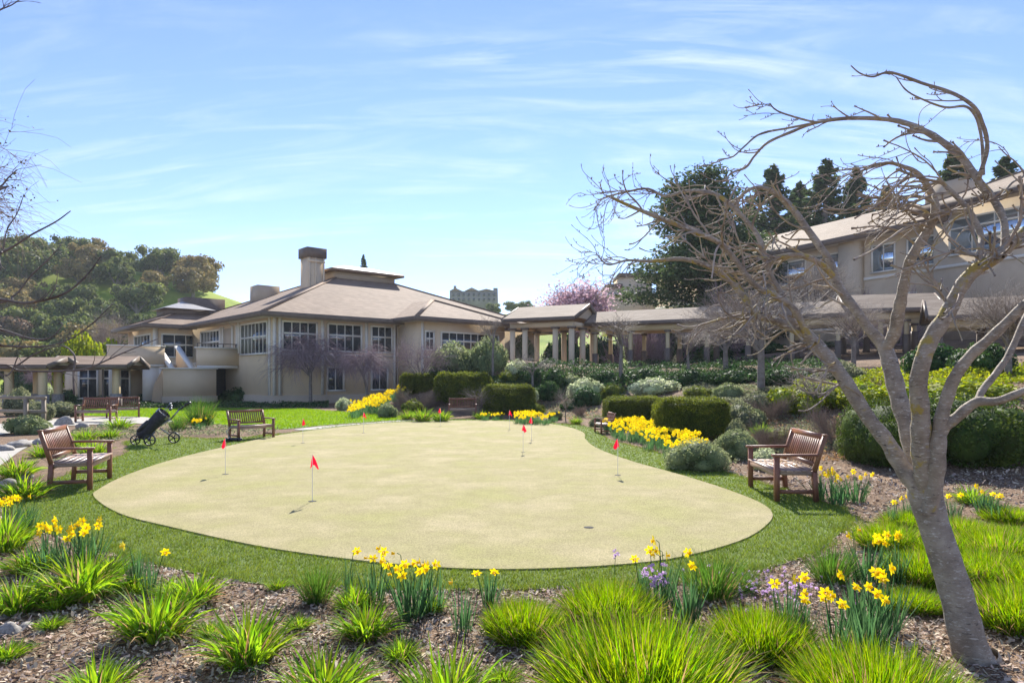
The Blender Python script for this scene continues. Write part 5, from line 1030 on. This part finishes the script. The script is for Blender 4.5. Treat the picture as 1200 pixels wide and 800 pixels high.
# lilac flowers
mb=MB()
for i in range(16):
    c=np.array((rng.normal(0,.06),rng.normal(0,.05),rng.uniform(.18,.32)));
    for k in range(5): flower_head(mb,c+rng.normal(0,.012,3),rng.normal(size=3),.014,0,0)
LF=[('leaves',DL[0]),('flowers',mesh_of(mb,'flowers',M['purple']))]
mb=MB()
for i in range(60):
    c=np.array((rng.normal(0,.28),rng.normal(0,.18),rng.uniform(.03,.10))); flower_head(mb,c,(rng.normal(),rng.normal(),1),.016,0,0); mb.tubes([(c[0],c[1],-.01),tuple(c)],[.002,.0015],3,m=1)
LF2=mesh_of(mb,'lilac_flowers',[M['purple'],M['daff']])
multi('lilac_flower_clump',LF,'lilac flowers in a cluster beside the tall stemmed daffodils','flowers',tuple(g1(768,716)),0,1); 
for px,py,lab in((885,693,'low lilac flowers along the turf edge right of centre'),(915,700,'low lilac flowers before the right daffodils')): single('low_lilac_flowers',LF2,lab,'flowers',tuple(g1(px,py)),px,1)
mb=MB().tubes([(0,0,0),(.01,0,.2),(.02,0,.38)],[.003,.002,.002],4,m=1)
for k in range(7): flower_head(mb,np.array((.02,0,.39))+rng.normal(0,.012,3),rng.normal(size=3),.014,0,0)
single('lilac_flower',mesh_of(mb,'lilac_flower',[M['purple'],M['daff']]),'single lilac flower on a thin stalk against the green','flower',tuple(g1(718,712)))


# ------------------------------------------------------------------ the near cherry tree
cherry=thing('cherry_tree','bare many limbed cherry tree with leaning trunk and yellow lichen at the right foreground','tree',(2.66,4.0,0))
CB=np.array((2.66,4.0,0.))
def limb(pts,k=None):
    """pts: (px,py,Y,width px) measured positions turned into world metres"""
    a=np.array([list(P3(x,y,Y))+[w_*(.88 if w_<30 else .92)/2/F*Y] for x,y,Y,w_ in pts],float); k=k or len(pts)*4; c=crv(a,k); return c[:,:3]-CB,np.maximum(c[:,3],.0015)
LM=[]
def addlimb(name,pts,mt='cherry',sides=12,bump=.05):
    P,Rr=limb(pts); Rr=Rr*(1+bump*np.sin(np.arange(len(Rr))*1.9)+bump*.6*np.sin(np.arange(len(Rr))*4.7)); LM.append((P,Rr)); mb=MB().tubes(P,Rr,sides,cap=True); return mb.build(name,M[mt],cherry,True)
addlimb('trunk',[(1158,815,4.0,62),(1146,785,4.0,48),(1134,750,4.0,42),(1122,700,4.02,39),(1106,650,4.04,37),(1093,610,4.06,36),(1084,580,4.08,40),(1080,560,4.08,34)],sides=20,bump=.02)
MB().tubes([np.array(P3(1150,790,4.0))-CB,np.array(P3(1175,802,3.95))-CB,np.array(P3(1200,815,3.9))-CB],[.05,.04,.015],10).build('root',M['cherry'],cherry,True)
for dx_,dy_,r_ in((-.22,-.05,.045),(-.13,.2,.04),(.16,.18,.045),(.05,-.24,.04),(.27,-.02,.05)):
    b0=np.array(P3(1148,790,4.0))-CB; MB().tubes(crv([b0+np.array((dx_*.12,dy_*.12,.10)),b0+np.array((dx_*.5,dy_*.5,-.0)),b0+np.array((dx_,dy_,-.09))],8),np.linspace(r_*1.6,r_*.4,8),10).build('root',M['cherry'],cherry,True)
addlimb('limb',[(1090,600,4.06,22),(1078,575,4.06,24),(1058,548,4.1,22),(1040,518,4.14,20),(1018,490,4.2,18),(1000,462,4.25,19),(982,434,4.3,17),(960,408,4.35,18),(942,390,4.38,16),(920,374,4.42,14)],'cherry',14)
addlimb('limb',[(948,396,4.36,10),(915,378,4.4,11),(884,366,4.45,10),(868,342,4.5,9),(845,320,4.55,7.5),(804,304,4.6,6),(762,306,4.65,4.5),(735,305,4.7,3),(712,310,4.7,2.2),(699,297,4.72,1.5)],'cherryl',10)
addlimb('limb',[(948,396,4.34,10),(930,362,4.3,9),(905,345,4.25,8),(883,333,4.2,7.5),(850,290,4.15,7),(820,274,4.1,6.5),(790,262,4.05,6),(762,251,4.0,5.5),(735,240,3.98,4.5),(716,231,3.95,3.5)],'cherryl',10)
addlimb('limb',[(925,372,4.4,8),(919,352,4.5,8),(900,317,4.6,7.5),(894,292,4.7,7.5),(884,270,4.75,6.5),(856,240,4.8,6),(834,226,4.85,5),(804,224,4.9,4.5),(780,230,4.9,3.8),(758,221,4.95,3),(730,226,4.95,2.5),(716,229,4.95,2),(700,235,5,1.2)],'cherry',10)
addlimb('limb',[(1078,575,4.1,14),(1072,545,4.15,20),(1063,500,4.25,22),(1052,462,4.35,22),(1044,430,4.42,21),(1036,406,4.48,18),(1017,384,4.55,13),(1002,362,4.6,12),(982,335,4.7,12),(972,306,4.75,10),(945,267,4.85,9),(926,242,4.9,9),(905,224,4.92,7),(885,220,4.95,5),(870,228,4.95,4),(860,240,5,3)],'cherry',14)
addlimb('limb',[(978,325,4.72,8),(960,308,4.65,8),(935,299,4.6,7),(905,302,4.55,6),(885,303,4.5,4)],'cherryl',9)
addlimb('limb',[(1038,408,4.45,14),(1048,390,4.4,16),(1053,365,4.35,16),(1057,345,4.3,14),(1063,316,4.25,12),(1068,302,4.2,13),(1086,272,4.15,12),(1096,248,4.1,11),(1092,228,4.1,9),(1076,204,4.05,7),(1058,195,4.0,5),(1040,191,4.0,4.5),(1021,196,3.95,3.5),(1005,202,3.9,2.5)],'cherry',12)
addlimb('limb',[(1086,582,4.05,24),(1083,555,4.0,25),(1079,520,3.95,25),(1079,486,3.9,23),(1076,450,3.85,22),(1082,420,3.8,21),(1092,395,3.78,21),(1109,369,3.74,20),(1128,333,3.7,18),(1146,314,3.66,17),(1168,302,3.6,15),(1198,274,3.55,13),(1235,245,3.5,11),(1270,230,3.4,8)],'cherryl',14)
addlimb('limb',[(1145,316,3.68,8),(1149,290,3.75,8),(1150,278,3.8,8),(1142,258,3.85,8),(1130,240,3.9,7),(1112,222,3.92,6),(1102,214,3.95,4),(1080,209,3.95,4),(1050,198,4.0,3)],'cherry',10)
addlimb('limb',[(1168,304,3.62,9),(1175,296,3.66,9),(1177,262,3.72,9),(1165,235,3.78,9.5),(1146,211,3.8,9.5),(1129,187,3.85,9),(1104,166,3.9,8.5),(1082,153,3.95,8),(1057,143,4,6.5),(1027,139,4.05,5.5),(989,139,4.1,5),(955,144,4.15,4.5),(929,154,4.2,4),(900,167,4.2,3.5),(884,183,4.25,3),(874,196,4.25,3.5),(857,203,4.3,2.5),(850,212,4.3,2)],'cherry',12)
addlimb('branch',[(975,140,4.1,3.5),(955,143,4.1,3),(921,134,4.05,2.5),(908,128,4.05,2),(902,121,4.05,1.5)],'cherry',7)
addlimb('branch',[(960,143,4.15,3),(925,150,4.1,3),(891,157,4.05,2.8),(872,172,4.0,2.3),(858,184,4,2),(842,187,4,1.4)],'cherry',7)
addlimb('branch',[(1146,211,3.8,7),(1150,200,3.75,6),(1157,170,3.7,5.5),(1150,141,3.65,5),(1140,124,3.62,5),(1116,109,3.6,4.5),(1082,98,3.6,4),(1044,85,3.58,3.4),(1023,90,3.58,2.6),(1008,86,3.56,2),(997,77,3.55,1.5)],'cherry',9)
addlimb('branch',[(1152,205,3.82,5),(1151,170,3.82,4),(1145,140,3.8,4),(1132,125,3.8,3.5),(1108,126,3.78,3),(1082,117,3.76,2.5),(1062,106,3.75,2),(1050,90,3.74,1.3)],'cherry',7)
addlimb('branch',[(1170,235,3.85,3),(1185,215,3.9,3),(1200,205,3.95,3),(1190,190,3.95,2.2),(1180,182,3.95,1.8),(1170,172,3.95,1.4)],'cherry',6)
addlimb('limb',[(1088,600,4.02,20),(1094,570,3.98,22),(1098,535,3.92,22),(1101,500,3.88,17),(1110,465,3.84,16),(1120,440,3.8,15),(1138,416,3.74,14),(1165,392,3.66,13),(1200,358,3.55,12),(1245,320,3.45,10)],'cherry',12)
addlimb('limb',[(1100,520,3.9,13),(1106,502,3.88,14),(1122,488,3.84,14),(1144,471,3.78,13),(1168,470,3.7,11),(1200,458,3.6,10),(1250,440,3.5,7)],'cherry',12)
addlimb('limb',[(1144,472,3.8,8),(1152,456,3.84,9),(1166,439,3.86,8.5),(1183,414,3.88,8),(1200,376,3.9,8),(1222,330,3.95,6)],'cherry',10)
# branchlets grown from the limbs
gg=np.random.default_rng(77)
def resamp(P,Rr,k=14): 
    i=np.linspace(0,len(P)-1,k).astype(int); return P[i],Rr[i]
RS=[resamp(*q) for q in LM[1:]]; PA=np.stack([p for p,_ in RS]);RA=np.stack([r_ for _,r_ in RS])
def grow(name,sel,n1,n2,L1,L2,t0,bend,bias,hook):
    P,Rr=PA[sel],RA[sel]
    P1,R1=spawn(P,Rr,n1,L1,.45,12,t0,1,(.5,1.1),bend,.22,hook,bias,rmin=.0026,rmax=.009,tip=.5,rg=gg,kink=.9)
    P2,R2=spawn(P1,R1,n2,L2,.75,9,.1,1,(.3,.9),(bend[0],bend[1],bend[2]*.6),.25,hook*1.1,(bias[0]*.6,0,bias[2]*.6),rmin=.0022,tip=.55,rg=gg,kink=1.0)
    mb=MB()
    for Pn,Rn in((P1,R1),(P2,R2)):
        Rn=Rn.copy(); Rn[:,-1]*=1.9; Rn[:,1:-1]*=gg.uniform(.85,1.18,Rn[:,1:-1].shape); mb.tubes(Pn,Rn,5)
        # buds / spurs
        i=gg.integers(len(Pn),size=len(Pn)*2); j=gg.integers(2,Pn.shape[1]-1,size=len(i)); b=Pn[i,j]; d=gg.normal(size=(len(i),3))*.4+np.array((0,0,.8)); d/=np.linalg.norm(d,axis=1,keepdims=True)
        S=np.stack([b,b+d*.007,b+d*.014],1); mb.tubes(S,np.tile([.0022,.0032,.0012],(len(S),1)),4)
    return mb.build(name,M['cbranch'],cherry,True)
grow('twigs',[1,2,3],70,215,(.22,.62),(.10,.36),.12,(-.35,0,-1.1),(-.15,0,-.05),1.9)
grow('twigs',[0,4,5],42,90,(.25,.65),(.12,.36),.45,(-.5,0,-1.0),(-.2,0,.0),1.7)
grow('twigs',[6,8],40,110,(.35,.9),(.12,.4),.4,(-1.1,0,-1.5),(-.5,0,.1),1.4)
grow('twigs',[7,14],20,60,(.25,.7),(.1,.35),.55,(-.6,0,-.6),(-.2,0,.2),.8)
grow('twigs',[9,10,11,12,13],34,46,(.12,.38),(.06,.16),.25,(-.9,0,-.2),(-.6,0,.15),.7)
# ------------------------------------------------------------------ branches reaching in from the left
lt=thing('overhanging_tree','dark bare tree standing left of the view with thin branches reaching into it','tree',(-4.6,4.3,0)); CB=np.array((-4.6,4.3,0.)); cherry=lt; LM=[]
P,Rr=crv([(0,0,-.1,.13),(.02,.02,.9,.11),(-.05,0,1.8,.10),(0,.05,2.8,.075),(.1,.1,3.8,.03)],20)[:,:3],np.linspace(.12,.03,20); MB().tubes(P,Rr,12).build('trunk',M['cherry'],lt,True)
def lb(pts,y=3.5,y0=4.3,z0=None):
    k=len(pts); q=[(p[0],p[1],y,p[2]) for p in pts]; a=P3(pts[0][0],pts[0][1],y); zz=z0 if z0 else a[2]-.1
    w0=np.array([list(np.array((-4.6,4.3,zz))-CB)+[.022]]); rest=np.array([list(P3(x,yy,Y_)-CB)+[w_*.72/2/F*Y_] for x,yy,Y_,w_ in q]); c=crv(np.vstack([w0,rest]),(k+1)*4); LM.append((c[:,:3],c[:,3])); MB().tubes(c[:,:3],c[:,3],7,cap=True).build('branch',M['cbranch2'],lt,True)
M['cbranch2']=mat('dark_branchlet',(.09,.07,.06),(.20,.17,.15),scale=9,rough=.7,bump=.3,bscale=60,bdist=.003)
lb([(-40,352,6),(0,351,5),(25,355,4.5),(50,352,4),(75,344,3.5),(92,332,3),(107,316,2.2),(119,299,1.4)])
lb([(-30,302,5),(0,296,4.5),(15,289,3.6),(37,275,3),(65,260,2.4),(83,247,1.6)],3.4)
lb([(-20,358,4),(15,347,3),(27,335,2.6),(37,322,2.4),(50,310,2.2),(65,295,1.6),(72,286,1.2)],3.6)
lb([(-30,384,5),(0,386,4),(37,397,3.4),(60,395,2.2),(73,381,1.6),(70,378,1.3)],3.5)
lb([(-30,428,4.5),(22,434,3.6),(62,435,3.2),(100,432,3),(125,422,2.6),(150,411,2),(185,397,1.3)],3.3)
lb([(-30,404,4.5),(0,405,4),(50,406,3),(82,397,2.4),(107,380,1.8),(132,356,1.2)],3.4)
lb([(-20,432,3.5),(15,430,3),(40,415,2.4),(70,405,2.2),(84,412,2.6),(88,422,3),(86,440,3),(87,462,3.4)],3.6)
lb([(-20,228,4),(0,219,3),(10,208,2.4),(20,199,1.6)],3.3)
lb([(-30,440,3),(8,440,2.4),(20,420,1.8),(22,418,1.2)],3.2)
lb([(-30,28,3),(0,12,2.4),(14,6,1.8),(25,-2,1.4)],3.2)
lb([(-30,330,3),(0,300,2.4),(8,270,2),(20,250,1.6),(28,228,1.2)],3.6)
PA=np.stack([resamp(*q)[0] for q in LM]);RA=np.stack([resamp(*q)[1] for q in LM])
P1,R1=spawn(PA,RA,34,(.08,.3),.6,7,.35,1,(.4,.9),(.3,0,.3),.3,0,(.1,0,.1),rmin=.0016,rg=gg,kink=.8); MB().tubes(P1,R1,4).build('twigs',M['cbranch2'],lt)
# small leaved tree at the top left
g2=np.random.default_rng(90); pp,P2=baretree(91,5.2,2.1,.45,.25,9,60,420,500,.07,'dorm',.7,tr=.004)
i=g2.integers(len(P2),size=3200); j=g2.integers(2,P2.shape[1],size=3200); C=P2[i,j]+g2.normal(0,.2,(3200,3)); mb=MB(); cards(mb,C,unit(3200),.022,0,.6)
multi('small_leaved_tree',pp+[('foliage',mesh_of(mb,'foliage',M['dkleaf']))],'thin tree with tiny dark leaves at the top left edge','tree',(-8.15,9.2,0),.6,(1.0,1.0,1.15))

# ------------------------------------------------------------------ air
hm=bpy.data.materials.new('air_haze'); hm.use_nodes=True; t=hm.node_tree; t.nodes.clear(); o_=t.nodes.new('ShaderNodeOutputMaterial'); v_=t.nodes.new('ShaderNodeVolumePrincipled'); v_.inputs['Color'].default_value=(.84,.92,1,1); v_.inputs['Density'].default_value=.0003; v_.inputs['Anisotropy'].default_value=.2
t.links.new(v_.outputs[0],o_.inputs['Volume']); tag(MB().box((0,900,31),(1820,2000,68)).build('haze',hm),'thin pale blue air haze over the distant hills','haze',kind='stuff')
